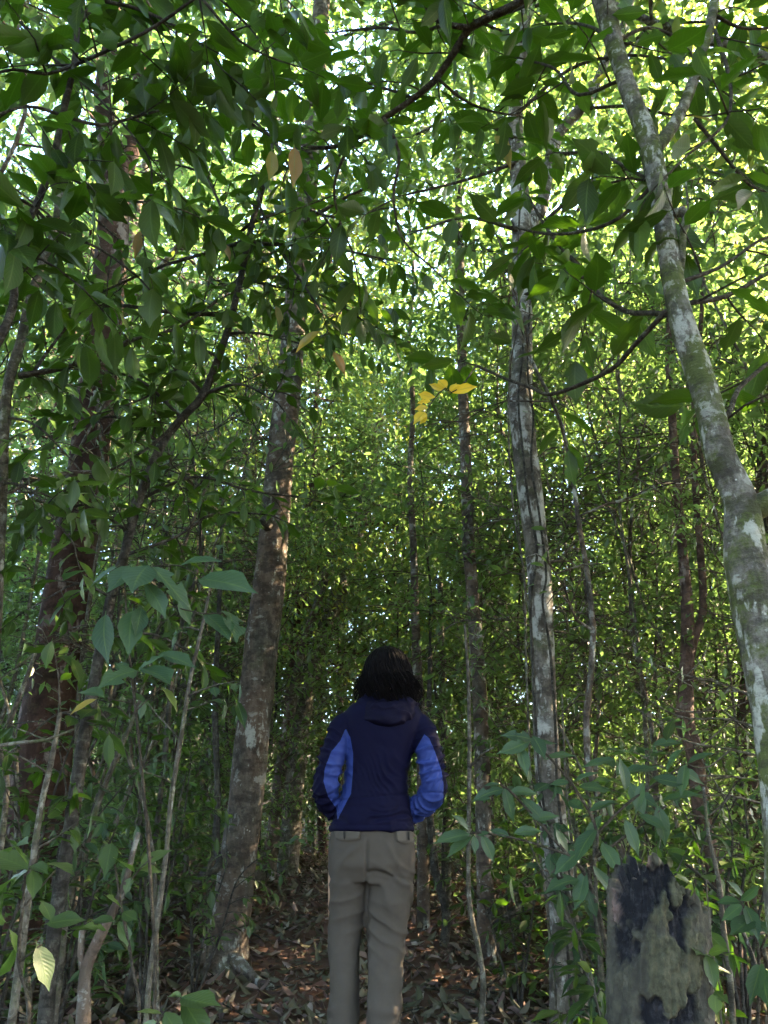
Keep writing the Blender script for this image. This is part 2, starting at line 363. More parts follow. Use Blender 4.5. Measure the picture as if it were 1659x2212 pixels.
def finish_leaves(g, root_o, root, matname, limit=300, seed=0, extra=None, rest_name='foliage'):
    """The largest in-frame leaves become parts of their own, the rest one mass."""
    rg = np.random.RandomState(seed); sc = []
    for i, (p, a, nm, ln) in enumerate(g.L):
        c = np.asarray(p) + np.asarray(a) * ln * .5; d = depth_of(c)
        if d < .35: sc.append(-2); continue
        x, y = pix(c); inn = -30 < x < 1690 and -30 < y < 2240
        sc.append(ln / d * FPX if inn else -1)
    sc = np.array(sc); order = np.argsort(-sc); top = [i for i in order[:limit] if sc[i] > 0]; topset = set(top)
    for i in top:
        p, a, nm, ln = g.L[i]; put_leaf(root_o, root, p, a, nm, ln, matname, int(rg.randint(0, 9)), width=rg.uniform(.8, 1.15))
    rest = [i for i in range(len(g.L)) if i not in topset and sc[i] > -2]
    if rest:
        A = [np.array([g.L[i][k] for i in rest]) for k in range(4)]; mb = MB(); kk = rg.randint(0, 6, len(rest))
        uvs = []
        for k in range(6):
            q = kk == k
            if q.any():
                V, F, R = bulk(LEAFV[k], A[0][q], A[1][q], A[2][q], A[3][q], rg.rand(int(q.sum()))); mb.add(V, F, R); uvs.append(np.tile(LEAFV[k][2], (int(q.sum()), 1)))
        v, f, r = mb.arrays(); o = link(rest_name, quick_mesh(rest_name, v - root, f, M[matname], r, True, np.vstack(uvs)), root_o); o['kind'] = 'stuff'
    return len(top), len(rest)
# ================================================================== THE SETTING
def axis_pts(a, b, fine0, fine1, df, dc):
    out = list(np.arange(fine0, fine1 + 1e-6, df)); x = fine1
    d = df
    while x < b: d = min(dc, d * 1.25); x += d; out.append(x)
    x = fine0; d = df
    while x > a: d = min(dc, d * 1.25); x -= d; out.insert(0, x)
    return np.array(out)
def sheet(xs, ys, zf):
    X, Y = np.meshgrid(xs, ys); Z = zf(X, Y); v = np.stack([X, Y, Z], -1).reshape(-1, 3); n = len(xs); m = len(ys)
    i = np.arange(m - 1)[:, None] * n; j = np.arange(n - 1)[None]
    return v, np.stack([i + j, i + j + 1, i + j + 1 + n, i + j + n], -1).reshape(-1, 4)
m = NT('forest_soil'); tc = m.n('ShaderNodeTexCoord'); v = tc.outputs['Object']
n1 = m.noise(v, 3, 6, .7); n2 = m.noise(v, 38, 5, .7)
c = m.mix(n2, (.022, .014, .011), (.085, .05, .038)); c = m.mix(m.ramp(n1, [(.45, 0.), (.7, .6)]), c, (.035, .028, .016))
M['soil'] = m.fin(m.bsdf(c, .95, m.math('ADD', n1, n2), .8, .02, .15))
v, f = sheet(axis_pts(-70, 70, -4, 4, .12, 4), axis_pts(-25, 120, 0, 12, .12, 5), gz)
tag(link('ground', quick_mesh('ground', v, f, M['soil'])), 'dark brown forest floor rising gently beyond the person', kind='structure')
def path_c(y): return -0.25 + 0.05 * np.sin(y * .6)
m = NT('path_earth'); tc = m.n('ShaderNodeTexCoord'); n2 = m.noise(tc.outputs['Object'], 30, 6, .7)
M['path'] = m.fin(m.bsdf(m.mix(n2, (.05, .028, .022), (.14, .08, .062)), .95, n2, .8, .02, .15))
v, f = sheet(np.linspace(-.75, .75, 16), np.arange(-1, 11.5, .1), lambda X, Y: X * 0)
v[:, 0] += path_c(v[:, 1]); v[:, 2] = gz(v[:, 0], v[:, 1]) + .004 + .012 * fbm(v * 3, 3)* (np.abs(v[:, 0] - path_c(v[:, 1])) < .6)+.008
tag(link('path', quick_mesh('path', v, f, M['path'])), 'narrow footpath covered in dead leaves leading into the trees', kind='structure')
# fallen leaves
rg = np.random.RandomState(11)
def litter(n, xs, ys, lo, hi, dens=None):
    x = rg.uniform(*xs, n); y = ys[0] + (ys[1] - ys[0]) * rg.rand(n) ** 1.2
    keep = np.abs(x) < .62 * y + 1.0; x, y = x[keep], y[keep]; n = len(x)
    z = gz(x, y) + rg.uniform(.012, .05, n); a = rg.uniform(0, 2 * math.pi, n)
    ax = np.stack([np.cos(a), np.sin(a), rg.normal(.0, .32, n)], -1); nm = np.stack([rg.normal(0, .45, n), rg.normal(0, .45, n), np.where(rg.rand(n) < .5, 1, -1)], -1)
    return np.stack([x, y, z], -1), ax, nm, rg.uniform(lo, hi, n), rg.rand(n)
mb = MB()
for k, (n, xs, ys) in enumerate(((15000, (-2.2, 2.2), (2.2, 12)), (9000, (-6, 6), (2, 14)))):
    sh = lowleaf(.45, .6, .35) if k == 0 else lowleaf(.40, -.5, -.3)
    V, F, R = bulk(sh, *litter(n, xs, ys, .022, .11)); mb.add(V, F, R)
o = build(mb, 'leaf_litter', M['litter']); tag(o, 'dry reddish brown dead leaves strewn over the path and forest floor', kind='stuff')
# fallen twigs on the floor
mb = MB()
for i in range(420):
    y = 2.4 + 9 * rg.rand(); x = rg.uniform(-.62 * y, .62 * y); a = rg.uniform(0, 6.28); L = rg.uniform(.1, .45)
    p = [np.array([x + math.cos(a) * L * t, y + math.sin(a) * L * t, 0]) for t in (0, .5, 1)]
    for q in p: q[2] = gz1(q[0], q[1]) + .03 + rg.uniform(0, .03)
    mb.tube([(*q, .004 * (1.2 - .3 * j)) for j, q in enumerate(p)], 4, .2, smooth=False)
tag(build(mb, 'fallen_twigs', M['bark_dark']), 'thin dead twigs lying among the fallen leaves', kind='stuff')

# ================================================================== FAR AND MIDDLE TREES
def gen_tree(seed, H, cb, R, r0, limbs, leaf, nleaf, lean=.04, clump=.22, wig=.12, flat=1.0):
    """A tree standing at the origin: wood tubes and leaf arrays."""
    rg = np.random.RandomState(seed); mb = MB(); n = 9
    tr = np.zeros((n, 4)); z = np.linspace(-.15, H * .93, n); tr[:, 2] = z
    wx = np.cumsum(rg.normal(0, wig * H / 60, (n, 2)), 0); wx -= wx[0]; tr[:, :2] = wx + np.outer(z, rg.normal(0, lean, 2))
    tr[:, 3] = r0 * (1 - .72 * np.clip(z / H, 0, 1)); tr[0, 3] *= 1.35
    mb.tube(tr, 9 if r0 > .05 else 6, .25, .10, seed, 5)
    trc = crom(tr, .2); pts = []; lw = []
    for i in range(limbs):
        f = (i + rg.rand()) / limbs; z0 = cb + (H * .92 - cb) * f ** .9; b = trc[np.argmin(np.abs(trc[:, 2] - z0))]
        az = i * 2.4 + rg.normal(0, .4); prof = math.sin(math.pi * min(.97, .18 + .78 * f)) ** .6
        L = R * prof * rg.uniform(.7, 1.15); up = rg.uniform(.15, .75) * (1 - .3 * f)
        d = nrm(np.array([math.cos(az), math.sin(az), up])); p = b[:3].copy(); q = [np.array([*p, b[3] * .55])]; dd = d.copy()
        for k in range(5):
            dd = nrm(dd + rg.normal(0, .16, 3) + np.array([0, 0, .05 - .03 * k])); p = p + dd * L / 5; q.append(np.array([*p, b[3] * .5 * (1 - .17 * k)]))
        q = np.array(q); q[:, 3] = np.maximum(q[:, 3], .004); mb.tube(q, 5, L / 5, smooth=False, cap=False)
        for k in range(1, 6):
            for _ in range(2 + (k > 2)):
                e = rg.normal(0, 1, 3); e[2] = e[2] * .4 + .12; e = nrm(nrm(e) + dd * .4); l2 = L * rg.uniform(.22, .45)
                p1 = q[k, :3] + e * l2 * .55; p2 = p1 + nrm(e + rg.normal(0, .3, 3) - [0, 0, .15]) * l2 * .45
                mb.tube(np.array([[*q[k, :3], max(.004, q[k, 3] * .5)], [*p1, .005], [*p2, .003]]), 4, 1, smooth=False, cap=False)
                for t in np.linspace(.2, 1, 4):
                    pts.append(q[k, :3] + (p2 - q[k, :3]) * t); lw.append(.4 + t)
    pts = np.array(pts); lw = np.array(lw) / sum(lw); idx = rg.choice(len(pts), nleaf, p=lw)
    off = rg.normal(0, clump, (nleaf, 3)) * [1, 1, .55 * flat]; pos = pts[idx] + off
    kp = fbm(pos * (2.2 / (1 + R * .35)) * [1, 1, 1.6], seed + 5, 2) > (-.15 if R > 3 else -.08); pos, off, nleaf = pos[kp], off[kp], int(kp.sum())
    ax = nrm(off * [1, 1, .3] + rg.normal(0, .12, (nleaf, 3)) + [0, 0, -.06]); ax[:, 2] -= rg.uniform(0, .5, nleaf)
    nm = np.stack([rg.normal(0, .42, nleaf), rg.normal(0, .42, nleaf), np.ones(nleaf)], -1)
    ln = leaf * rg.uniform(.6, 1.2, nleaf); rn = rg.rand(nleaf) * .55 + (vnoise(pos * .9, seed) * .5 + .5) * .45
    V, F, Rn = bulk(LOW, pos, ax, nm, ln, rn)
    return mb, (V, F, Rn)
KINDS = {}
def tree_kind(key, args, wood, leafm):
    mb, (V, F, R) = gen_tree(*args)
    wv, wf, wr = mb.arrays()
    KINDS[key] = (quick_mesh('trunk', wv, wf, M[wood], wr), quick_mesh('crown', V, F, M[leafm], R))
#                 seed  H    cb   R    r0  limbs leaf nleaf
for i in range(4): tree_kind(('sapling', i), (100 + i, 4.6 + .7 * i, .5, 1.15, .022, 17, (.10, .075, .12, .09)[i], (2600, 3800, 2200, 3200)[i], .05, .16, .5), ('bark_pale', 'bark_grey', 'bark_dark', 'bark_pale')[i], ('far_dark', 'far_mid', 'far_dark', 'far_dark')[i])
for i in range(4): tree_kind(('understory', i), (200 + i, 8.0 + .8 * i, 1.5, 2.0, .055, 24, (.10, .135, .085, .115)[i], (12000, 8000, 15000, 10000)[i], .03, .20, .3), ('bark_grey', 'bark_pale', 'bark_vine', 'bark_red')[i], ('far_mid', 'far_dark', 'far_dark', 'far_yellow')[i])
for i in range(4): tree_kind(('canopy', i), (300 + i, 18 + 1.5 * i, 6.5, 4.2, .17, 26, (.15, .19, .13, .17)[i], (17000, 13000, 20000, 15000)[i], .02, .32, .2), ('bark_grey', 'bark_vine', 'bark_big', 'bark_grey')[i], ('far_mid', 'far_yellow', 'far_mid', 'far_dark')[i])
for i in range(4): tree_kind(('stem', i), (400 + i, 4.2 + .6 * i, 1.6, .8, .013 + .003 * i, 6, .085, 220, .11, .16, .9), ('bark_pale', 'bark_dark', 'bark_pale', 'bark_grey')[i], 'far_dark')
PROTO = {}
LOOK = {'stem': ('thin slanting stem', 'sapling', 'thin_stem', 'thin stems crowding beside the path'), 'sapling': ('thin-stemmed leafy sapling', 'sapling', 'young_tree', 'saplings in the undergrowth'), 'understory': ('slender understory tree', 'tree', 'understory_tree', 'understory trees beyond the path'), 'canopy': ('tall canopy tree', 'tree', 'canopy_tree', 'tall canopy trees in the background')}
PLACED = []
def place_tree(key, x, y, rz, sc):
    look, cat, nm, grp = LOOK[key[0]]
    if key not in PROTO:
        r = thing(nm, (x, y, gz1(x, y)), None, cat, grp); link('trunk', KINDS[key][0], r); c = link('crown', KINDS[key][1], r); c['kind'] = 'stuff'; PROTO[key] = r
    else:
        p = PROTO[key]; r = p.copy(); COL.objects.link(r); r.location = (x, y, gz1(x, y))
        for ch in p.children: k = ch.copy(); COL.objects.link(k); k.parent = r
    r.rotation_euler = (0, 0, rz); r.scale = (sc, sc, sc); PLACED.append((key[0], x, y, r)); return r
def scatter(kind, n, y0, y1, gap, seed, edge=.62, power=1.0, clear=.0, sc=(.85, 1.2)):
    rg = np.random.RandomState(seed); got = []; tries = 0
    while len(got) < n and tries < 6000:
        tries += 1; y = y0 + (y1 - y0) * rg.rand() ** power; x = rg.uniform(-1, 1) * (edge * y + .8)
        if abs(x - float(path_c(y))) < clear * (1 if y < 11 else .4): continue
        if any((x - a) ** 2 + (y - b) ** 2 < gap * gap for a, b in got): continue
        got.append((x, y)); place_tree((kind, int(rg.randint(0, 4))), x, y, rg.uniform(0, 6.28), rg.uniform(*sc))
scatter('sapling', 105, 6.0, 17, .6, 21, .60, 1.0, .85, (.6, 1.1))
scatter('understory', 38, 7.5, 24, 1.7, 22, .62, 1.0, 1.3)
scatter('canopy', 11, 11.5, 32, 3.0, 23, .66, 1.0, 1.6)
rg = np.random.RandomState(61)
for q in range(58):
    y = 3.7 + 5.2 * rg.rand(); sd = -1 if q % 5 < 3 else 1; x = sd * (1.0 + rg.rand() * (.52 * y - .7)); (x / y < -.40 and y > 4.6) or place_tree(('stem', q % 4), x - (.25 if sd < 0 else 0), y, rg.uniform(0, 6.28), rg.uniform(.75, 1.2))
for q, (x, y) in enumerate(((-2.9, 4.7), (-1.75, 6.6), (-2.5, 3.7), (-1.15, 7.3), (-2.6, 6.6), (1.75, 5.3), (2.5, 4.9), (2.1, 6.3), (1.05, 6.7), (.7, 7.5), (2.95, 5.8), (1.5, 6.0), (-3.1, 5.3), (-1.1, 7.0), (.5, 7.2), (1.25, 5.3), (1.95, 4.5), (2.15, 4.1), (.3, 8.4), (-.5, 8.9), (3.3, 5.0))):
    place_tree(('sapling', q % 4), x, y, q * 1.3, .6 + .1 * (q % 4))
for q, (x, y) in enumerate(((-.55, 10.2), (.35, 11.6), (-.9, 12.6), (.1, 14.), (.8, 15.4), (-.4, 16.8), (-1.3, 9.3), (.2, 19.), (-1.1, 19.5), (1.2, 10.4))): place_tree(('understory', (0, 2, 3, 2)[q % 4]), x, y, q * 2.1, .8 + .12 * (q % 4))
for q, (x, y) in enumerate(((-4.2, 9.8), (-6.5, 13.), (-2.6, 13.5), (4.6, 10.2), (7.2, 13.5), (3.0, 14.5), (-8.5, 16.5), (9.5, 17.5))): place_tree(('canopy', (0, 2, 3, 1)[q % 4]), x, y, q * 1.7, .85 + .08 * (q % 3))
for x, y in ((4.3, 4.5), (5.6, 5.2), (4.9, 3.4), (3.9, 3.2), (-4.4, 5.0), (-4.6, 6.4)): place_tree(('understory', int(x * 7) % 4), x, y, x + y, .95)  # out-of-frame side trees; right-hand ones added to block sun on the tall trunk
REG = ((90, 'behind the stems at the left edge'), (300, 'behind the dark leaning sapling'), (480, 'left of the tall patchy trunk'), (640, 'right behind the tall patchy trunk'), (760, "beyond the person's left shoulder"), (900, "beyond the person's head"), (1000, "beyond the person's right shoulder"), (1110, 'behind the slim straight trunk'), (1230, 'behind the vine-wrapped trunk'), (1350, 'right of the vine-wrapped trunk'), (1470, 'left of the red-barked stem'), (1600, 'behind the leaning mossy trunk'), (9999, 'past the mossy trunk at the right edge'))
ORD = ['nearest', 'second nearest', 'third nearest', 'fourth nearest', 'fifth nearest', 'sixth nearest', 'seventh nearest', 'eighth nearest', 'ninth nearest', 'tenth nearest', 'eleventh nearest', 'twelfth nearest', 'thirteenth nearest', 'fourteenth nearest', 'fifteenth nearest', 'sixteenth nearest', 'seventeenth nearest'] + [f'{a}{b} nearest' for a in ('twenty-', 'thirty-') for b in ('first', 'second', 'third', 'fourth', 'fifth', 'sixth', 'seventh', 'eighth', 'ninth')]
def label_placed():
    seen = {}
    for kind, x, y, r in sorted(PLACED, key=lambda q: q[2]):
        p = pix(np.array([x, y, gz1(x, y) + 1.5])); reg = next(t for b, t in REG if p[0] < b); k = (kind, reg); i = seen.get(k, 0); seen[k] = i + 1
        r['label'] = f"{ORD[min(i, 34)]} {LOOK[kind][0]} {reg}"
label_placed()
def hidden_tree(key, x, y, rz, sc, label):
    r = place_tree(key, x, y, rz, sc); r['label'] = label; return r
rg = np.random.RandomState(31); got = []  # unseen trees round the viewer, added to keep sky and sun off the foreground
SIDE = {'sapling': 'leafy sapling', 'understory': 'slender tree', 'canopy': 'tall tree'}
CNT = {}
for kind, n, r0, r1, gap in (('canopy', 18, 2.6, 13, 2.4), ('understory', 32, 2.4, 12, 1.4), ('sapling', 16, 2.2, 6, .9)):
    got = []; tries = 0
    while len(got) < n and tries < 3000:
        tries += 1; a = rg.uniform(-math.pi, math.pi); r = r0 + (r1 - r0) * rg.rand(); x, y = r * math.sin(a), r * math.cos(a)
        if (abs(a) < math.radians(62 if r < 4 else 46 if r < 6.5 else 38)) or any((x - p) ** 2 + (y - q) ** 2 < gap * gap for p, q in got): continue
        if y > 5.5 and r > 8: continue
        if kind == 'canopy' and abs(a) < math.radians(75) and r < 4.5: continue
        got.append((x, y)); where = 'unseen behind the viewer' if abs(a) > 2.2 else ('out of frame on the right' if a > 0 else 'out of frame on the left')
        q = CNT.get((kind, where), 0); CNT[(kind, where)] = q + 1
        hidden_tree((kind, int(rg.randint(0, 4))), x, y, rg.uniform(0, 6.28), rg.uniform(.85, 1.15), f"{SIDE[kind]} {where}, {ORD[min(q, 34)]} one added there for shade")
# low green cover among the stems
rg = np.random.RandomState(5); mb = MB(); n = 7000
y = 4.0 + 18 * rg.rand(n); x = rg.uniform(-1, 1, n) * (.62 * y + 1); k = np.abs(x - path_c(y)) > np.where(y < 6, 1.15, np.where(y < 11, .85, .0)); x, y = x[k], y[k]; n = len(x)
h = rg.uniform(.1, 1.0, n) * rg.rand(n) ** .4 * (1 + .09 * (y - 5)); q = 12
pos = np.repeat(np.stack([x, y, gz(x, y) + h], -1), q, 0) + rg.normal(0, .16, (n * q, 3)) * [1, 1, .8]; pos[:, 2] = np.maximum(pos[:, 2], gz(pos[:, 0], pos[:, 1]) + .02)
a = rg.uniform(0, 6.28, n * q); ax = np.stack([np.cos(a), np.sin(a), rg.uniform(-.7, .3, n * q)], -1)
nm = np.stack([rg.normal(0, .4, n * q), rg.normal(0, .4, n * q), np.ones(n * q)], -1)
V, F, R = bulk(LOW, pos, ax, nm, rg.uniform(.045, .11, n * q), rg.rand(n * q)); mb.add(V, F, R)
tag(build(mb, 'undergrowth', M['far_dark']), 'low green undergrowth between the stems beside the path', kind='stuff')
# distant woods
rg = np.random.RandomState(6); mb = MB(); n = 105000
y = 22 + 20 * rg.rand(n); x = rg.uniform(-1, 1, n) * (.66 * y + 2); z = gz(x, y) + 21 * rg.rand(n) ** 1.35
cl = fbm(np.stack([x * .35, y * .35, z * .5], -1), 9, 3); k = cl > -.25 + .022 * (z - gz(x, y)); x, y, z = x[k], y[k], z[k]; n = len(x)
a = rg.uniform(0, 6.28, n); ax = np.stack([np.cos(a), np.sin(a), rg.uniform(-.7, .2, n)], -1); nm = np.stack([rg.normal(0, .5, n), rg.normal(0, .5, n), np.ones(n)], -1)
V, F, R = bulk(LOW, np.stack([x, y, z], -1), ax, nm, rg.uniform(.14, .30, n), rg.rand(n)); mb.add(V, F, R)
tag(build(mb, 'distant_woods', M['far_mid']), 'green mass of leaves far off between the trunks', kind='stuff')
# ================================================================== NAMED TRUNKS
def crown_on(root_o, root, key, at, sc, rz):
    o = link('crown', KINDS[key][1], root_o); o.location = Vector(np.asarray(at) - root); o.scale = (sc,) * 3; o.rotation_euler = (0, 0, rz); o['kind'] = 'stuff'; return o
def base_of(r): return np.array([r[0][0], r[0][1], gz1(r[0][0], r[0][1])])
def hero(name, rws, mat, label, cat, sides=26, step=.05, noise=.10, seed=1, nscale=7, flare=0.0, limbs=(), crown=None, group=None):
    r = np.array(rws); root = base_of(r); t = thing(name, root, label, cat, group)
    c = crom(r, step)
    if flare:
        hgt = c[:, 2] - root[2]; c[:, 3] *= 1 + flare * np.exp(-np.clip(hgt, 0, 9) / .16)
    mb = MB(); mb.tube(c, sides, step, noise, seed, nscale, smooth=False); build(mb, 'trunk', M[mat], t, root)
    for L in limbs:
        mb = MB(); mb.tube(np.array(L), 12, .05, noise, seed + 3, nscale); build(mb, 'limb', M[mat], t, root)
    if crown: crown_on(t, root, *crown)
    return t, root
# A: tall patchy trunk left of the person
ra = trunk_rows([(474, 2165, 5.55, 118), (487, 2060, 5.6, 88), (503, 1950, 5.6, 80), (518, 1825, 5.6, 76), (540, 1650, 5.6, 74), (556, 1474, 5.6, 72), (572, 1330, 5.6, 72), (589, 1187, 5.6, 66), (601, 1037, 5.6, 60), (613, 920, 5.6, 58), (626, 812, 5.6, 54), (640, 640, 5.6, 48), (656, 480, 5.6, 44), (672, 330, 5.6, 40), (690, 100, 5.6, 36), (700, -40, 5.6, 34)])
ra = np.vstack([[ra[0, 0], ra[0, 1], gz1(ra[0, 0], ra[0, 1]) - .12, ra[0, 3] * 1.05], ra, [ra[-1, 0] + .2, ra[-1, 1] + .1, 14., .05]])
tA, rA = hero('tall_tree', ra, 'bark_grey', 'tall straight tree with patchy brown and grey bark left of the person', 'tree', 32, .05, .09, 11, 6, .35, crown=(('canopy', 3), (ra[-1, 0], 5.9, -2.0), .95, .4))
mb = MB()                                      # root buttresses
for a, L in ((-.75, .50), (2.7, .30)):
    b = rA + [0, 0, .0]; p = [(b[0] + math.cos(a) * .08, b[1] + math.sin(a) * .08, b[2] + .09, .045), (b[0] + math.cos(a) * .24, b[1] + math.sin(a) * .24, b[2] + .025, .042), (b[0] + math.cos(a) * L * .7, b[1] + math.sin(a) * L * .7, b[2] - .015, .03), (b[0] + math.cos(a) * L, b[1] + math.sin(a) * L, b[2] - .04, .02)]
    mb = MB(); mb.tube(np.array(p), 10, .05, .15, 4, 8); build(mb, 'root', M['bark_grey'], tA, rA)
mb = MB(); kp = np.array(P(580, 1130, 5.45)); mb.tube(np.array([[*(kp + [0, .1, 0]), .05], [*(kp + [-.02, -.03, -.01]), .045], [*(kp + [-.03, -.07, -.03]), .03]]), 10, .02, .3, 2, 20); build(mb, 'branch_stub', M['bark_dark'], tA, rA)
# B: vine-wrapped trunk right of the person
rb = trunk_rows([(1250, 2330, 4.2, 88), (1232, 2174, 4.25, 80), (1216, 1974, 4.3, 70), (1189, 1724, 4.3, 58), (1178, 1574, 4.3, 54), (1173, 1437, 4.3, 52), (1164, 1237, 4.3, 50), (1148, 1087, 4.3, 52), (1127, 887, 4.3, 52), (1128, 767, 4.3, 44), (1127, 500, 4.3, 42), (1118, 350, 4.3, 36), (1113, 250, 4.3, 32), (1128, 90, 4.3, 26), (1136, -60, 4.3, 24)])
rb = np.vstack([[rb[0, 0], rb[0, 1], gz1(rb[0, 0], rb[0, 1]) - .1, rb[0, 3] * 1.1], rb, [rb[-1, 0] + .1, 4.5, 11., .03]])
limbB = trunk_rows([(1130, 520, 4.3, 30), (1155, 470, 4.35, 28), (1169, 450, 4.35, 27), (1190, 340, 4.4, 26), (1210, 285, 4.4, 25), (1254, 235, 4.4, 24), (1285, 185, 4.45, 20), (1309, 130, 4.5, 18), (1345, 60, 4.5, 16), (1380, -60, 4.6, 13)])
tB, rB = hero('vine_wrapped_tree', rb, 'bark_vine', 'grey blotchy tree wrapped in thin climbing vines right of the person', 'tree', 28, .05, .12, 21, 7, .25, (limbB,))
# C: leaning mossy trunk at the right
rc = trunk_rows([(1735, 2100, 1.86, 118), (1712, 1850, 1.86, 112), (1692, 1650, 1.86, 106), (1668, 1474, 1.85, 104), (1640, 1337, 1.85, 100), (1612, 1200, 1.85, 88), (1600, 1087, 1.85, 68), (1558, 987, 1.85, 60), (1534, 887, 1.85, 59), (1504, 787, 1.85, 58), (1474, 700, 1.85, 56), (1452, 600, 1.85, 47), (1438, 500, 1.85, 44), (1421, 400, 1.85, 44), (1399, 300, 1.85, 46), (1360, 200, 1.85, 38), (1329, 100, 1.85, 38), (1305, 10, 1.85, 44), (1262, -120, 1.85, 34), (1225, -240, 1.87, 30)])
b0 = rc[0].copy(); rc = np.vstack([[b0[0] + .06, b0[1], gz1(b0[0] + .06, b0[1]) - .1, b0[3] * 1.25], rc, [rc[-1, 0] - .2, 2.3, 6.5, .02]])
limbC = [trunk_rows([(1415, 320, 1.85, 30), (1431, 305, 1.86, 28), (1474, 235, 1.9, 24), (1514, 125, 1.95, 22), (1539, 30, 2.0, 20), (1552, -60, 2.05, 17), (1580, -240, 2.1, 14)]),
         trunk_rows([(1590, 1125, 1.85, 60), (1625, 1100, 1.85, 56), (1672, 1075, 1.83, 50), (1760, 990, 1.8, 44), (1900, 780, 1.8, 36)]),
         trunk_rows([(1450, 462, 1.84, 20), (1474, 457, 1.82, 24), (1484, 468, 1.82, 20), (1476, 500, 1.82, 16), (1475, 545, 1.83, 15), (1473, 590, 1.84, 9)])]
tC, rC = hero('leaning_mossy_tree', rc, 'bark_moss', 'pale mossy tree leaning in from the right edge with dark broad leaves', 'tree', 28, .035, .13, 31, 16, .2, limbC)
# D: slim straight trunk
rd = trunk_rows([(1052, 2125, 5.8, 40), (1049, 1974, 5.8, 37), (1043, 1724, 5.8, 34), (1036, 1500, 5.8, 32), (1018, 1250, 5.8, 27), (1012, 1177, 5.8, 27), (1008, 1037, 5.8, 25), (1000, 837, 5.8, 22), (994, 620, 5.8, 20), (990, 400, 5.8, 17), (985, 200, 5.8, 14)])
rd = np.vstack([[rd[0, 0], rd[0, 1], gz1(rd[0, 0], rd[0, 1]) - .1, rd[0, 3] * 1.2], rd])
hero('slim_tree', rd, 'bark_grey', 'slim straight lichen-spotted tree just right of the person', 'tree', 18, .06, .1, 41, 8, .2, crown=(('understory', 0), (rd[-1, 0], 5.8, 3.2), .8, 1.))
# E: red-barked stem and its twin
re_ = trunk_rows([(1600, 2230, 4.2, 50), (1579, 2024, 4.2, 40), (1519, 1774, 4.2, 36), (1500, 1624, 4.2, 36), (1479, 1564, 4.2, 40), (1482, 1500, 4.2, 33), (1485, 1337, 4.2, 28), (1474, 1187, 4.2, 20), (1461, 1037, 4.2, 18), (1452, 900, 4.2, 17), (1444, 760, 4.2, 14), (1450, 600, 4.2, 12), (1440, 400, 4.2, 9)])
re_ = np.vstack([[re_[0, 0], re_[0, 1], gz1(re_[0, 0], re_[0, 1]) - .1, re_[0, 3] * 1.1], re_])
twin = trunk_rows([(1484, 1450, 4.2, 22), (1500, 1380, 4.22, 18), (1519, 1312, 4.25, 17), (1512, 1180, 4.3, 15), (1499, 987, 4.3, 14), (1508, 800, 4.3, 11), (1520, 600, 4.3, 8)])
hero('red_barked_tree', re_, 'bark_red', 'thin crooked red-barked tree behind the charred stump, forked at mid height', 'tree', 16, .05, .12, 51, 10, .1, (twin,), (('sapling', 1), (re_[-1, 0], 4.3, 3.0), 1.0, 1.))
# F: big reddish trunk at the left, pale above
rf = trunk_rows([(36, 2080, 5.3, 175), (56, 1900, 5.3, 140), (84, 1690, 5.3, 122), (118, 1470, 5.3, 108), (146, 1290, 5.3, 98), (180, 1080, 5.3, 88), (205, 870, 5.3, 78), (228, 680, 5.3, 72), (246, 480, 5.3, 64), (252, 360, 5.3, 60)])
rf = np.vstack([[rf[0, 0], rf[0, 1], gz1(rf[0, 0], rf[0, 1]) - .2, rf[0, 3] * 1.15], rf])
lf = [trunk_rows([(250, 400, 5.3, 44), (228, 300, 5.3, 38), (222, 200, 5.3, 34), (240, 80, 5.3, 30), (255, -60, 5.3, 26)]), trunk_rows([(254, 400, 5.3, 46), (285, 310, 5.35, 42), (302, 220, 5.35, 38), (308, 90, 5.4, 34), (330, -60, 5.5, 28)])]
hero('forked_giant_tree', rf, 'bark_big', 'thick tree with flaking reddish bark and a pale fork high at the left', 'tree', 32, .08, .14, 61, 4, .3, lf, (('canopy', 2), (rf[-1, 0] - .8, 5.6, 1.5), 1.0, .4))
# second thick red trunk at the far right
rr = trunk_rows([(1640, 2120, 5.6, 110), (1636, 1950, 5.6, 96), (1630, 1750, 5.6, 90), (1640, 1500, 5.6, 84), (1660, 1200, 5.6, 76), (1690, 800, 5.6, 66)])
rr = np.vstack([[rr[0, 0], rr[0, 1], gz1(rr[0, 0], rr[0, 1]) - .1, rr[0, 3] * 1.1], rr])
hero('dark_red_tree', rr, 'bark_red', 'thick dark red tree trunk at the right edge behind the mossy tree', 'tree', 24, .07, .13, 71, 5, .3, crown=(('canopy', 0), (rr[-1, 0] + .4, 5.8, -2.5), .9, .8))
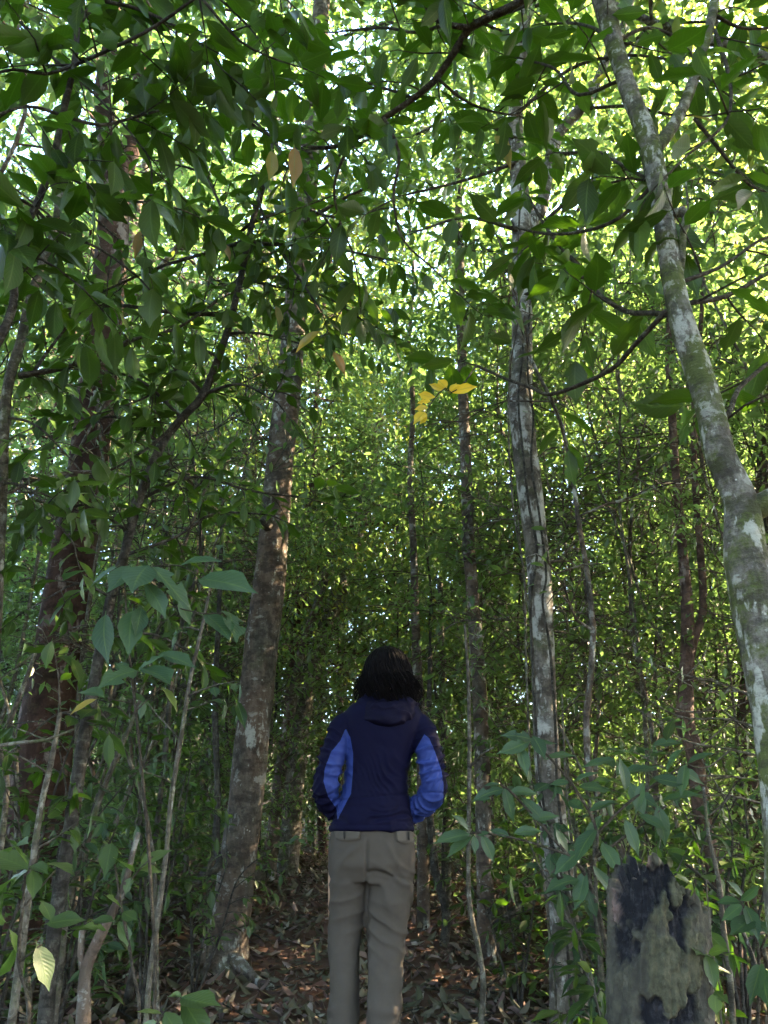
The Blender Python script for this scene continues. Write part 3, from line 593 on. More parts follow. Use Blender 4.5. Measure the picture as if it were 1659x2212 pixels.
# leaning pale trunks behind the person
for pts, lab in (([(648, 1560, 9, 44), (680, 1430, 9, 40), (712, 1330, 9.2, 36), (745, 1240, 9.4, 32), (790, 1080, 9.6, 26), (820, 900, 10, 18)], "pale trunk slanting up rightward behind the person's left shoulder"), ([(610, 1640, 8.4, 26), (650, 1420, 8.4, 22), (690, 1290, 8.5, 19), (730, 1130, 8.6, 15)], 'thinner dark trunk slanting beside the pale slanting trunk'), ([(915, 1980, 6.6, 28), (912, 1624, 6.6, 25), (903, 1474, 6.6, 22), (897, 1320, 6.6, 18), (893, 1180, 6.6, 15), (886, 1020, 6.6, 13), (892, 880, 6.6, 11), (884, 740, 6.6, 9), (893, 600, 6.6, 7), (880, 430, 6.6, 5)], "dark upright trunk hidden partly by the person's right arm"), ([(968, 2010, 7.4, 17), (963, 1680, 7.4, 16), (957, 1530, 7.4, 15), (950, 1250, 7.4, 12)], 'thin whitish stem between the person and the slim trunk')):
    r = trunk_rows(pts); z0 = gz1(r[0, 0], r[0, 1]); dx = (r[0, 0] - r[1, 0]) * .6
    if r[0, 2] > z0: r = np.vstack([[r[0, 0] + dx, r[0, 1], z0 - .1, r[0, 3] * 1.15], r])
    hero('background_tree', r, 'bark_pale' if 'pale t' in lab or 'whitish' in lab else 'bark_grey', lab, 'tree', 12, .08, .12, len(lab), 8, crown=(('sapling', len(lab) % 4), (r[-1, 0], r[-1, 1], r[-1, 2] - 2.4), .9, 1.))

# ================================================================== NEAR TREES WITH BROAD LEAVES
def near_tree(name, t, root, g, branches, mat, lmat, limit=300, spacing=.12, tlen=.3, nleaf=6, seed=3, **kw):
    for b in branches:
        opt = dict(spacing=spacing, tlen=tlen, nleaf=nleaf, f0=.08); opt.update(kw)
        if isinstance(b, tuple): b, o2 = b; opt.update(o2)
        mb = MB(); mb.tube(b, 7, .06, .1, seed, 20); g.along(mb, b, **opt); build(mb, 'branch', M[mat], t, root)
    return finish_leaves(g, t, root, lmat, limit, seed)
B = rows
# leaves of the leaning mossy tree, its arching branches
g = Growth(71, .18)
J1 = np.vstack([[rc[-2, 0], rc[-2, 1], rc[-2, 2], .014], B([(1180, -60), (1124, 2), (1060, 36), (1014, 62), (979, 115), (944, 168), (894, 212), (829, 255), (754, 308), (674, 318), (604, 290)], 1.95, 2.5, 22, 7)])
br = [(J1, dict(f0=.25)), B([(1014, 60), (964, 52), (929, 28), (905, -20), (880, -60)], 2.05, 2.0, 14, 7), B([(964, 52), (900, 70), (830, 60), (750, 66)], 2.1, 2.3, 8, 5),
      B([(829, 255), (862, 330), (850, 430), (872, 520), (930, 575)], 2.3, 2.5, 8, 4), B([(754, 310), (722, 400), (735, 480), (760, 540)], 2.4, 2.6, 7, 4), B([(944, 168), (1000, 215), (1060, 240), (1120, 250)], 2.2, 2.4, 7, 4), B([(894, 212), (820, 190), (740, 200), (660, 185)], 2.3, 2.5, 7, 4),
      (B([(1440, 672), (1374, 742), (1329, 792), (1269, 824), (1189, 852), (1149, 838), (1089, 817), (1030, 790)], 1.85, 2.8, 12, 6), dict(f0=.35)),
      (B([(1442, 680), (1404, 676), (1354, 673), (1294, 636), (1274, 595), (1229, 555), (1179, 490), (1150, 440)], 1.85, 2.6, 13, 6), dict(f0=.25)),
      B([(1410, 400), (1340, 470), (1260, 500), (1180, 505), (1110, 490)], 1.85, 2.3, 10, 5), B([(1345, 170), (1250, 205), (1200, 150), (1140, 130)], 1.85, 2.2, 9, 5), (B([(1470, 610), (1560, 575), (1640, 520), (1700, 500)], 1.85, 2.0, 10, 5), dict(f0=.2)),
      B([(1544, 65), (1569, 140), (1579, 200), (1574, 250), (1549, 285), (1484, 335)], 1.98, 1.8, 9, 6), B([(1484, 655), (1569, 640), (1659, 590), (1720, 570)], 1.85, 2.0, 12, 8), (B([(1540, 30), (1600, 60), (1680, 60)], 2.0, 2.1, 9, 5)),
      B([(1330, 90), (1400, 60), (1470, 90), (1520, 160)], 1.85, 2.0, 9, 5), (B([(1550, 930), (1580, 880), (1594, 842), (1660, 785), (1720, 760)], 1.85, 2.0, 14, 8), dict(spacing=.3)), B([(1262, -120), (1180, -20), (1090, 30), (1010, 10)], 1.85, 2.3, 9, 4), B([(1329, 100), (1280, 60), (1210, 50), (1120, 70)], 1.85, 2.4, 9, 4), B([(1500, 255), (1560, 330), (1620, 400), (1690, 420)], 1.92, 2.1, 9, 5), B([(1420, 400), (1350, 360), (1290, 330), (1230, 330)], 1.85, 2.3, 9, 5)]
near_tree('leaning_mossy_tree', tC, rC, g, br, 'twig', 'leaf_dark', 300, .25, .30, 5, 31)
# broad leaves on the upper branches of the tall trunk and of the vine-wrapped trunk
g = Growth(121, .16)
br = [B([(656, 480), (760, 420), (860, 380)], 5.5, 4.9, 10, 5), B([(672, 330), (560, 280), (480, 200)], 5.5, 5.0, 10, 5), B([(690, 100), (800, 60), (920, 40), (1000, 60)], 5.5, 4.8, 10, 5), B([(690, 100), (600, 40), (480, 20)], 5.5, 5.0, 10, 5), B([(645, 600), (560, 600), (470, 620)], 5.5, 5.0, 9, 5), B([(680, 220), (780, 190), (880, 130)], 5.5, 5.0, 9, 5), B([(700, -20), (830, -30), (960, -10)], 5.5, 4.9, 10, 5), B([(630, 760), (720, 720), (820, 740)], 5.5, 5.1, 8, 4), B([(665, 400), (740, 330), (800, 300)], 5.5, 5.0, 8, 4)]
near_tree('tall_tree', tA, rA, g, br, 'twig', 'leaf_mid', 300, .13, .42, 7, 121)
g = Growth(131, .15)
br = [B([(1128, 500), (1010, 470), (900, 500)], 4.25, 4.0, 10, 5), B([(1116, 300), (1000, 250), (900, 290)], 4.25, 4.0, 9, 5), B([(1130, 520), (1250, 420), (1380, 380)], 4.25, 4.0, 10, 5), B([(1113, 250), (1230, 150), (1350, 120), (1460, 130)], 4.25, 4.0, 9, 5), B([(1118, 350), (1000, 390), (880, 420)], 4.25, 4.1, 9, 5), B([(1128, 90), (1010, 40), (900, 50)], 4.25, 4.0, 8, 4), B([(1132, 20), (1250, -10), (1380, 20)], 4.25, 4.0, 8, 4), B([(1254, 235), (1360, 230), (1480, 250), (1600, 220)], 4.35, 4.1, 8, 4), B([(1309, 130), (1420, 60), (1560, 50), (1680, 90)], 4.45, 4.1, 8, 4), B([(1127, 640), (1230, 600), (1330, 610)], 4.25, 4.0, 8, 4), B([(1190, 340), (1300, 330), (1420, 420), (1540, 430)], 4.35, 4.2, 8, 4)]
near_tree('vine_wrapped_tree', tB, rB, g, br, 'twig', 'leaf_mid', 300, .15, .36, 6, 131)
# dark tree at the upper left
ri = np.vstack([[-1.75, 2.0, gz1(-1.75, 2.) - .08, .030], [-1.55, 2.0, .9, .026], [-1.38, 2.0, 1.8, .021]] + [[*PR(x, y, 2.0, wd)[0], PR(x, y, 2.0, wd)[1]] for x, y, wd in ((15, 700, 19), (25, 550, 17), (75, 450, 16), (110, 360, 15), (135, 250, 14), (160, 140, 13), (172, 50, 12), (210, 0, 11), (240, -90, 10), (300, -240, 8))])
tI, rI = hero('broad_leaved_tree', ri, 'bark_dark', 'near dark-stemmed tree whose broad leaves fill the upper left corner', 'tree', 10, .05, .1, 81, 20)
g = Growth(81, .175)
br = [B([(160, 140), (230, 110), (330, 60), (430, -10)], 2.0, 1.8, 9, 6), B([(0, 0), (110, 120), (200, 200), (260, 262), (300, 310), (325, 350), (326, 420), (312, 480)], 2.2, 2.3, 6, 4), B([(135, 250), (60, 230), (-40, 260)], 2.0, 1.8, 8, 5), B([(172, 50), (120, 10), (60, -40)], 2.0, 1.9, 8, 5), B([(110, 360), (180, 400), (260, 430), (330, 440)], 2.0, 2.2, 8, 5), B([(75, 450), (20, 420), (-40, 430)], 2.0, 1.8, 8, 5),
      B([(210, 0), (300, 20), (400, 70), (480, 150)], 2.0, 2.1, 9, 5), B([(215, -40), (330, -60), (450, -20), (540, 60)], 2.0, 2.2, 9, 5), B([(240, -90), (380, -140), (520, -90), (620, 0)], 2.1, 2.4, 9, 5), B([(25, 550), (90, 560), (150, 600)], 2.0, 2.1, 8, 5), B([(135, 250), (220, 270), (300, 250), (380, 230)], 2.0, 2.2, 8, 5), B([(20, 620), (-20, 560), (-80, 540)], 2.0, 1.9, 8, 5), B([(160, 140), (100, 160), (30, 150), (-40, 170)], 2.0, 1.8, 8, 5), B([(75, 450), (130, 500), (220, 540), (300, 600)], 2.0, 2.3, 8, 5), B([(430, -10), (520, 90), (600, 130)], 1.8, 2.0, 7, 4)]
near_tree('broad_leaved_tree', tI, rI, g, br, 'bark_dark', 'leaf_dark', 300, .115, .30, 6, 81)
# leaning dark sapling left of the tall trunk
rgp = trunk_rows([(95, 2240, 3.2, 36), (115, 2025, 3.2, 32), (150, 1800, 3.2, 30), (190, 1550, 3.2, 27), (240, 1290, 3.2, 22), (268, 1200, 3.2, 20), (300, 1080, 3.2, 20), (350, 960, 3.2, 18), (400, 895, 3.2, 17), (440, 850, 3.2, 17), (490, 720, 3.2, 15), (520, 600, 3.2, 14), (545, 480, 3.2, 13), (575, 380, 3.2, 11), (590, 300, 3.2, 9), (600, 180, 3.2, 7)])
rgp = np.vstack([[rgp[0, 0], rgp[0, 1], gz1(rgp[0, 0], rgp[0, 1]) - .08, rgp[0, 3] * 1.1], rgp])
tG, rG = hero('leaning_sapling', rgp, 'bark_dark', 'dark crooked sapling leaning right across the left side, leafy above', 'sapling', 12, .05, .12, 91, 18)
g = Growth(91, .125)
br = [B([(495, 680), (375, 675), (250, 660), (120, 672), (50, 690)], 3.2, 3.0, 11, 5), (B([(515, 525), (600, 528), (680, 530), (750, 542), (830, 560)], 3.2, 3.1, 10, 4)), B([(545, 480), (500, 505), (470, 430), (430, 372), (330, 345)], 3.2, 3.3, 8, 4), B([(520, 600), (600, 620), (700, 640), (780, 690)], 3.2, 3.0, 8, 4), B([(545, 480), (640, 450), (730, 470), (830, 450)], 3.2, 3.4, 8, 4), B([(440, 850), (520, 830), (600, 870)], 3.2, 3.1, 8, 4), B([(350, 960), (250, 900), (150, 930)], 3.2, 3.0, 8, 4), B([(300, 1080), (420, 1030), (540, 1060), (660, 1075)], 3.2, 3.4, 8, 4), B([(280, 1150), (180, 1090), (90, 1140)], 3.2, 3.0, 8, 4), B([(390, 900), (300, 820), (200, 800)], 3.2, 3.1, 8, 4), B([(268, 1200), (380, 1160), (460, 1110), (560, 1110)], 3.2, 3.4, 8, 4),
      B([(515, 525), (440, 548), (350, 575), (260, 612), (175, 655)], 3.2, 3.0, 9, 4), B([(575, 380), (640, 330), (720, 340)], 3.2, 3.4, 7, 4), B([(590, 300), (520, 240), (450, 230)], 3.2, 3.3, 7, 4), B([(490, 720), (560, 720), (640, 740)], 3.2, 3.2, 7, 4), B([(590, 300), (650, 400), (720, 500), (760, 600)], 3.2, 2.9, 7, 4), B([(575, 380), (560, 440), (620, 560), (680, 650)], 3.2, 2.9, 7, 4), B([(600, 180), (680, 230), (760, 260)], 3.2, 3.1, 7, 4), B([(400, 895), (330, 960), (250, 1010), (170, 1040)], 3.2, 2.9, 8, 4), B([(440, 850), (380, 800), (330, 850), (260, 880)], 3.2, 3.0, 8, 4), B([(470, 770), (400, 740), (330, 720)], 3.2, 3.3, 7, 4), B([(225, 1380), (330, 1370), (430, 1420)], 3.2, 3.3, 8, 4), B([(240, 1290), (170, 1260), (90, 1300)], 3.2, 3.0, 7, 4), B([(190, 1550), (130, 1540), (50, 1600)], 3.2, 2.9, 7, 4)]
near_tree('leaning_sapling', tG, rG, g, br, 'bark_dark', 'leaf_dark', 300, .10, .27, 6, 91)
# pale stem at the left edge
rh = trunk_rows([(-60, 2100, 2.9, 34), (-20, 1500, 2.9, 30), (2, 1100, 2.9, 24), (10, 900, 2.9, 22), (20, 820, 2.9, 22), (45, 737, 2.9, 20), (62, 660, 2.9, 20), (90, 575, 2.9, 19), (115, 505, 2.9, 17), (130, 415, 2.9, 16), (128, 300, 2.9, 14), (150, 160, 2.9, 11)])
rh = np.vstack([[rh[0, 0], rh[0, 1], gz1(rh[0, 0], rh[0, 1]) - .08, rh[0, 3] * 1.1], rh])
tH, rH = hero('pale_stemmed_sapling', rh, 'bark_pale', 'pale pinkish bent stem rising along the left edge', 'sapling', 12, .05, .1, 101, 18)
g = Growth(101, .13)
br = [B([(40, 812), (135, 795), (235, 767), (275, 737), (380, 710), (470, 650)], 2.9, 3.0, 14, 5), B([(75, 800), (110, 750), (150, 700), (190, 660)], 2.9, 3.1, 8, 4), B([(10, 900), (80, 920), (160, 1000)], 2.9, 2.8, 7, 4), B([(0, 1040), (70, 1060), (140, 1150)], 2.9, 2.7, 7, 4), B([(90, 575), (40, 520), (-30, 500)], 2.9, 2.8, 7, 4), B([(130, 415), (190, 460), (260, 520)], 2.9, 3.0, 7, 4)]
near_tree('pale_stemmed_sapling', tH, rH, g, br, 'twig', 'leaf_mid', 260, .14, .26, 6, 101)
# ================================================================== THE PERSON
YP = 3.5
def DZ(z): return YP * CP + (z - CAMZ) * SP
def WX(px, z): return (px - 829.5) / FPX * DZ(z)
def ZP(py):
    d = ray(829.5, py); return CAMZ + YP * d[2] / d[1]
PO = np.array([WX(790, .0), YP, gz1(-.05, YP)])
def loft(rings, n=40, ex=2.4):
    """Rings (cx, cy, cz, a, b): a closed body of superellipse sections."""
    v = []; t = np.arange(n) * 2 * math.pi / n; c, s = np.cos(t), np.sin(t)
    for cx, cy_, cz, a, b in rings:
        v.append(np.stack([cx + a * np.sign(c) * np.abs(c) ** (2 / ex), cy_ + b * np.sign(s) * np.abs(s) ** (2 / ex), np.full(n, cz)], -1))
    m = len(rings); v = np.vstack(v); i = np.arange(m - 1)[:, None] * n; j = np.arange(n)[None]; k = (j + 1) % n
    f = np.stack([i + j, i + k, i + n + k, i + n + j], -1).reshape(-1, 4)
    v = np.vstack([v, [rings[0][:3]], [rings[-1][:3]]]); q = np.arange(n); q2 = (q + 1) % n; L = len(v)
    f = np.vstack([f, np.stack([q2, q, np.full(n, L - 2), np.full(n, L - 2)], -1), np.stack([q + (m - 1) * n, q2 + (m - 1) * n, np.full(n, L - 1), np.full(n, L - 1)], -1)])
    return v, f
def interp_rings(r, k=5):
    r = np.asarray(r, float); t = np.arange(len(r)); tt = np.linspace(0, len(r) - 1, (len(r) - 1) * k + 1)
    e = np.vstack([2 * r[0] - r[1], r, 2 * r[-1] - r[-2]]); out = []
    for x in tt:
        i = min(int(x), len(r) - 2); q = x - i; a, b, c, d = e[i], e[i + 1], e[i + 2], e[i + 3]
        out.append(.5 * (2 * b + (c - a) * q + (2 * a - 5 * b + 4 * c - d) * q * q + (3 * b - a - 3 * c + d) * q ** 3))
    return out
def remesh(mb, voxel, smooth=4):
    """The union of the collected closed shells, as one evened-out surface (vertex and face arrays)."""
    v, f, _ = mb.arrays(); me = quick_mesh('tmp', v, f); o = bpy.data.objects.new('tmp', me); COL.objects.link(o)
    md = o.modifiers.new('r', 'REMESH'); md.mode = 'VOXEL'; md.voxel_size = voxel
    s2 = o.modifiers.new('s', 'SMOOTH'); s2.iterations = smooth; s2.factor = .5
    dg = bpy.context.evaluated_depsgraph_get(); e = o.evaluated_get(dg); m2 = e.to_mesh()
    v = np.zeros(len(m2.vertices) * 3); m2.vertices.foreach_get('co', v); f = [tuple(p.vertices) for p in m2.polygons]
    nn = np.zeros(len(m2.vertices) * 3); m2.vertices.foreach_get('normal', nn)
    e.to_mesh_clear(); bpy.data.objects.remove(o); bpy.data.meshes.remove(me)
    f = np.array([q if len(q) == 4 else (*q, q[-1]) for q in f]); return v.reshape(-1, 3), f, nn.reshape(-1, 3)
def split_by(v, f, field, names, mats, parent, origin, xs):
    """Cut the surface along field = 0 and link the two sides as objects of their own."""
    bm = bmesh.new(); fl = bm.verts.layers.float.new('fld'); vs = [bm.verts.new(p) for p in v]
    for q, s in zip(vs, field): q[fl] = float(s)
    for q in f:
        try: bm.faces.new([vs[i] for i in dict.fromkeys(q)])
        except ValueError: pass
    new = []
    for e in list(bm.edges):
        a, b = e.verts; fa, fb = a[fl], b[fl]
        if fa * fb < 0:
            t = min(.95, max(.05, fa / (fa - fb))); ne, nv = bmesh.utils.edge_split(e, a, t); nv[fl] = 0.0; new.append(nv)
    bmesh.ops.connect_verts(bm, verts=new)
    out = []
    for sgn, nm, mt, par, sd in ((1, names[0], mats[0], None, 0), (-1, names[1], mats[1], 0, -1), (-1, names[1], mats[1], 0, 1)):
        b2 = bm.copy(); l2 = b2.verts.layers.float['fld']
        kill = [q for q in b2.faces if sum(x[l2] for x in q.verts) * sgn < 0 or (sd and (q.verts[0].co.x - xs) * sd < 0)]
        bmesh.ops.delete(b2, geom=kill, context='FACES')
        for q in b2.faces: q.smooth = True
        me = bpy.data.meshes.new(nm); b2.to_mesh(me); b2.free(); me.transform(Matrix.Translation(-Vector(origin))); me.materials.append(mt)
        o = bpy.data.objects.new(nm, me); COL.objects.link(o); o.parent = parent if par is None else out[0]; out.append(o)
    bm.free(); return out
def in_poly(x, z, poly):                        # signed distance in the x-z plane, inside negative
    p = np.asarray(poly, float); d = np.full(len(x), 1e9); ins = np.zeros(len(x), bool)
    for i in range(len(p)):
        a, b = p[i], p[(i + 1) % len(p)]; e = b - a; wx, wz = x - a[0], z - a[1]
        t = np.clip((wx * e[0] + wz * e[1]) / (e @ e), 0, 1); d = np.minimum(d, np.hypot(wx - t * e[0], wz - t * e[1]))
        c = ((a[1] > z) != (b[1] > z)) & (x < (b[0] - a[0]) * (z - a[1]) / (b[1] - a[1] + 1e-12) + a[0]); ins ^= c
    return np.where(ins, -d, d)
def cloth(name, col, rough=.75, weave=700, bstr=.15, sheen=.0, spec=.12):
    m = NT(name); tc = m.n('ShaderNodeTexCoord'); n = m.noise(tc.outputs['Object'], weave, 2, .5); n2 = m.noise(tc.outputs['Object'], 22, 4, .6)
    c = m.mix(n2, tuple(x * .82 for x in col), tuple(x * 1.18 for x in col)); c = m.mix(m.math('MULTIPLY', n, .35), c, tuple(x * .6 for x in col))
    b = m.bsdf(c, rough, m.math('ADD', n, m.math('MULTIPLY', n2, 2.0)), bstr, .003, spec); b.inputs['Sheen Weight'].default_value = 0.0
    return m.fin(b)
M['navy'] = cloth('navy_cloth', (.0038, .0036, .020), .72, spec=.08); M['blue'] = cloth('blue_cloth', (.026, .044, .195), .55, spec=.18)
M['hoodc'] = cloth('hood_cloth', (.0050, .0042, .0165), .72, spec=.08)
M['trouser'] = cloth('trouser_cloth', (.072, .060, .052), .85, sheen=.1); M['tab'] = cloth('tab_cloth', (.03, .026, .025), .8)
M['skin'] = plain('skin', (.42, .25, .17), .5, 60, .08, .1, .001); M['shoe'] = plain('shoe_leather', (.05, .04, .035), .6, 80, .2, .3); M['sole'] = plain('shoe_sole', (.02, .02, .02), .8)
m = NT('hair'); tc = m.n('ShaderNodeTexCoord'); at = m.n('ShaderNodeAttribute', attribute_name='rnd')
hb = m.bsdf(m.mix(at.outputs['Fac'], (.0022, .0018, .0022), (.007, .0055, .006)), .75, spec=.04); M['hair'] = m.fin(hb)
pr = thing('person', PO, 'person seen from behind in a navy and blue hooded jacket, hands in pockets', 'person')
# arms: shoulder, elbow, wrist
def J(px, py, dy): z = ZP(py); return np.array([WX(px, z), YP + dy, z])
AL = [J(770, 1552, .0), J(741, 1572, -.01), J(732, 1596, -.02), J(718, 1640, -.04), J(705, 1698, -.045), J(709, 1728, .0), J(728, 1752, .07), J(752, 1772, .13)]
AR = [J(882, 1552, .0), J(911, 1574, -.01), J(920, 1598, -.02), J(928, 1640, -.045), J(936, 1697, -.055), J(929, 1722, -.02), J(900, 1748, .07), J(872, 1764, .13)]
def arm_tube(mb, A, rs, sides=20): mb.tube(np.column_stack([np.array(A), rs]), sides, .012)
def fold(v, nn, amp): return v + nn * amp[:, None]
# body: one continuous figure under the clothes
mb = MB()
cxh = WX(803, .85); cxs = WX(824, 1.35)
mb.add(*loft(interp_rings([(cxh, YP, .78, .13, .095), (cxh, YP, .88, .155, .115), (WX(808, 1.), YP + .005, 1.0, .135, .095), (WX(814, 1.12), YP, 1.12, .12, .085), (WX(820, 1.25), YP, 1.25, .15, .10), (cxs, YP, 1.35, .165, .085), (cxs, YP + .01, 1.41, .10, .065), (WX(826, 1.45), YP + .015, 1.45, .055, .055)])))
HC = np.array([WX(837, 1.56), YP + .045, 1.555])
mb.tube(np.array([[WX(828, 1.42), YP + .01, 1.40, .055], [WX(833, 1.47), YP + .02, 1.47, .052], [*(HC + [0, -.01, -.05]), .05]]), 16, .02)
v, f = loft([(HC[0], HC[1] + .02 * math.sin(a), HC[2] + .112 * math.sin(a) - .0, max(.004, .074 * math.cos(a)), max(.004, .093 * math.cos(a))) for a in np.linspace(-1.5, 1.5, 15)], 28, 2.0)
jaw = v[:, 2] < HC[2] - .02; v[jaw, 0] = HC[0] + (v[jaw, 0] - HC[0]) * .9; mb.add(v, f)
mb.tube(np.array([[HC[0], HC[1] + .085, HC[2] + .015, .010], [HC[0], HC[1] + .103, HC[2] - .012, .014], [HC[0], HC[1] + .098, HC[2] - .026, .016]]), 10, .006)   # nose
mb.tube(np.array([[HC[0] - .022, HC[1] + .082, HC[2] - .052, .007], [HC[0], HC[1] + .091, HC[2] - .053, .009], [HC[0] + .022, HC[1] + .082, HC[2] - .052, .007]]), 8, .006)   # mouth
mb.tube(np.array([[HC[0], HC[1] + .06, HC[2] - .085, .03], [HC[0], HC[1] + .078, HC[2] - .088, .02]]), 10, .01)   # chin
for s in (-1, 1):
    mb.tube(np.array([[HC[0] + s * .074, HC[1] - .004, HC[2] + .018, .012], [HC[0] + s * .081, HC[1] - .012, HC[2] - .005, .014], [HC[0] + s * .074, HC[1] - .002, HC[2] - .032, .009]]), 8, .008)   # ear
    mb.tube(np.array([[HC[0] + s * .045, HC[1] + .072, HC[2] + .030, .008], [HC[0] + s * .03, HC[1] + .084, HC[2] + .034, .010], [HC[0] + s * .014, HC[1] + .086, HC[2] + .028, .008]]), 8, .006)   # brow
for A in (AL, AR):
    arm_tube(mb, A, [.044, .045, .043, .040, .036, .035, .031, .025], 14)
    w_ = np.array(A[-1]); d = nrm(np.array(A[-1]) - np.array(A[-2])); sd = nrm(np.cross(d, [0, 0, 1]))
    mb.tube(np.array([[*w_, .024], [*(w_ + d * .05), .034], [*(w_ + d * .09), .032]]), 12, .015)     # palm
    for q, (o_, L) in enumerate(((-.027, .062), (-.009, .074), (.009, .070), (.026, .054))):
        b0_ = w_ + d * .085 + np.array([0, 0, 1]) * -o_; e1 = b0_ + d * L * .5 + sd * 0 - np.array([0, 0, .006]); e2 = b0_ + d * L * .85 - np.array([0, .01, .022])
        mb.tube(np.array([[*b0_, .0095], [*e1, .0088], [*e2, .0075]]), 8, .01)
    mb.tube(np.array([[*(w_ + d * .03 + np.array([0, 0, .025])), .012], [*(w_ + d * .06 + np.array([0, 0, .05])), .0105], [*(w_ + d * .09 + np.array([0, 0, .058])), .009]]), 8, .01)
FZ = gz1(-.05, YP)
LL = [(WX(752, .82), YP, .82), (WX(744, .62), YP + .02, .62), (WX(742, .47), YP + .03, .47), (WX(741, .28), YP + .0, .28), (WX(740, .1), YP - .02, FZ + .09)]
LR = [(WX(848, .82), YP, .82), (WX(838, .62), YP + .005, .62), (WX(832, .47), YP + .0, .47), (WX(827, .28), YP - .05, .28), (WX(824, .1), YP - .09, FZ + .09)]
for A in (LL, LR): mb.tube(np.column_stack([np.array(A), [.082, .068, .055, .05, .038]]), 18, .03)
for A in (LL, LR):
    e = np.array(A[-1]); mb.tube(np.array([[e[0], e[1] - .05, FZ + .05, .035], [e[0], e[1] + .05, FZ + .05, .038], [e[0], e[1] + .16, FZ + .04, .028]]), 12, .03)
bv, bf, bn = remesh(mb, .007, 3)
eye = [np.exp(-(((bv - (HC + [s * .031, .083, .012])) ** 2).sum(1)) / .011 ** 2) for s in (-1, 1)]
bv = bv - bn * (.006 * (eye[0] + eye[1]))[:, None]
link('body', quick_mesh('body', bv - PO, bf, M['skin']), pr)
# jacket
mb = MB()
tor = [(711, 895, 1797, .136), (711, 895, 1786, .137), (720, 890, 1768, .130), (729, 887, 1744, .126), (739, 882, 1708, .113), (746, 881, 1672, .104), (748, 889, 1636, .106), (747, 902, 1600, .114), (743, 912, 1572, .116), (741, 914, 1550, .108), (752, 904, 1528, .092), (775, 880, 1512, .074), (790, 866, 1498, .062)]
rr_ = []
for x0, x1, y, b in tor:
    z = ZP(y); rr_.append((WX((x0 + x1) / 2, z), YP + (.004 if y > 1700 else 0), z, (x1 - x0) / 2 / FPX * DZ(z), b))
mb.add(*loft(interp_rings(rr_, 5), 48, 2.35))
arm_tube(mb, AL, [.050, .058, .057, .055, .055, .052, .045, .036]); arm_tube(mb, AR, [.050, .057, .056, .058, .056, .052, .046, .036])
jv, jf, jn = remesh(mb, .0052, 5)
x, y, z = jv.T; tz = lambda py: ZP(py)
# creases: slanting folds in the small of the back, rings on the sleeves, gathers at the hem
low = np.exp(-((z - tz(1690)) / .075) ** 2); q = z * 120 + 22 * np.sin(x * 11 + .6) + 7 * fbm(jv * [9, 9, 9], 7, 2)
rdj = lambda q: 2.2 * (1 - np.abs(np.sin(q * .5))) ** 1.5 - .7
amp = .0085 * low * rdj(q) * (.45 + .8 * fbm(jv * 10, 9, 2))
amp += .006 * rdj(z * 60 + (x - cxs) * 34 + 6 * fbm(jv * 6, 27, 2)) * (.1 + .9 * fbm(jv * 7, 29, 2))
hem = np.exp(-((z - tz(1765)) / .03) ** 2); amp += .005 * hem * np.sin(z * 200 + 9 * fbm(jv * 12, 3, 2))
# left and right distance to the arm's own line
def near_arm(A):
    A = np.array(A); d = np.full(len(jv), 9.); s = np.zeros(len(jv)); acc = 0
    for i in range(len(A) - 1):
        e = A[i + 1] - A[i]; L = np.linalg.norm(e); t = np.clip(((jv - A[i]) @ e) / L ** 2, 0, 1); dd = np.linalg.norm(jv - A[i] - t[:, None] * e, axis=1); k = dd < d; d = np.where(k, dd, d); s = np.where(k, acc + t * L, s); acc += L
    return d, s
for A, sg in ((AL, -1), (AR, 1)):
    d, s = near_arm(A); wgt = sstep(.085, .06, d) * sstep(.05, .14, s)
    ang = np.arctan2(y - YP + .05, (x - cxs) * sg)
    amp += wgt * .0125 * rdj(s * 150 + 5.5 * np.sin(ang * 1.3 + sg) + 4.5 * fbm(jv * 11, 17, 2)) * (.45 + .55 * fbm(jv * 12, 19, 2))
amp += .0035 * fbm(jv * [12, 12, 7], 23, 3)
amp -= .0045 * np.exp(-((z - (tz(1722) + .012 * np.sin((x - cxs) * 8))) / .0035) ** 2)   # waist seam
amp -= .004 * np.exp(-((z - tz(1783)) / .003) ** 2)                                      # hem stitching
jv = fold(jv, jn, amp)
def pz(pts): return [(WX(a, ZP(b)), ZP(b)) for a, b in pts]
polyL = pz([(748, 1577), (737, 1605), (718, 1629), (705, 1664), (702.5, 1691), (712, 1724), (727, 1746), (731, 1772), (752, 1731), (760, 1717), (763.5, 1670), (764, 1630), (758, 1597)])
polyR = pz([(915, 1590), (925.5, 1600), (938, 1632), (950, 1668), (955, 1700), (955, 1770), (930, 1800), (893, 1775), (886, 1748), (884, 1720), (879, 1690), (886, 1654), (899, 1618)])
x, y, z = jv.T; fld = np.minimum(in_poly(x, z, polyL), in_poly(x, z, polyR))
fld = np.maximum(fld, np.where((x < cxs - .07) & (z < ZP(1745)) & (y > YP + .02), .02, -9))
fld = np.where(np.abs(fld) < 1e-5, 1e-5, fld)
jk = split_by(jv, jf, fld, ('jacket', 'side_panel'), (M['navy'], M['blue']), pr, PO, cxs)
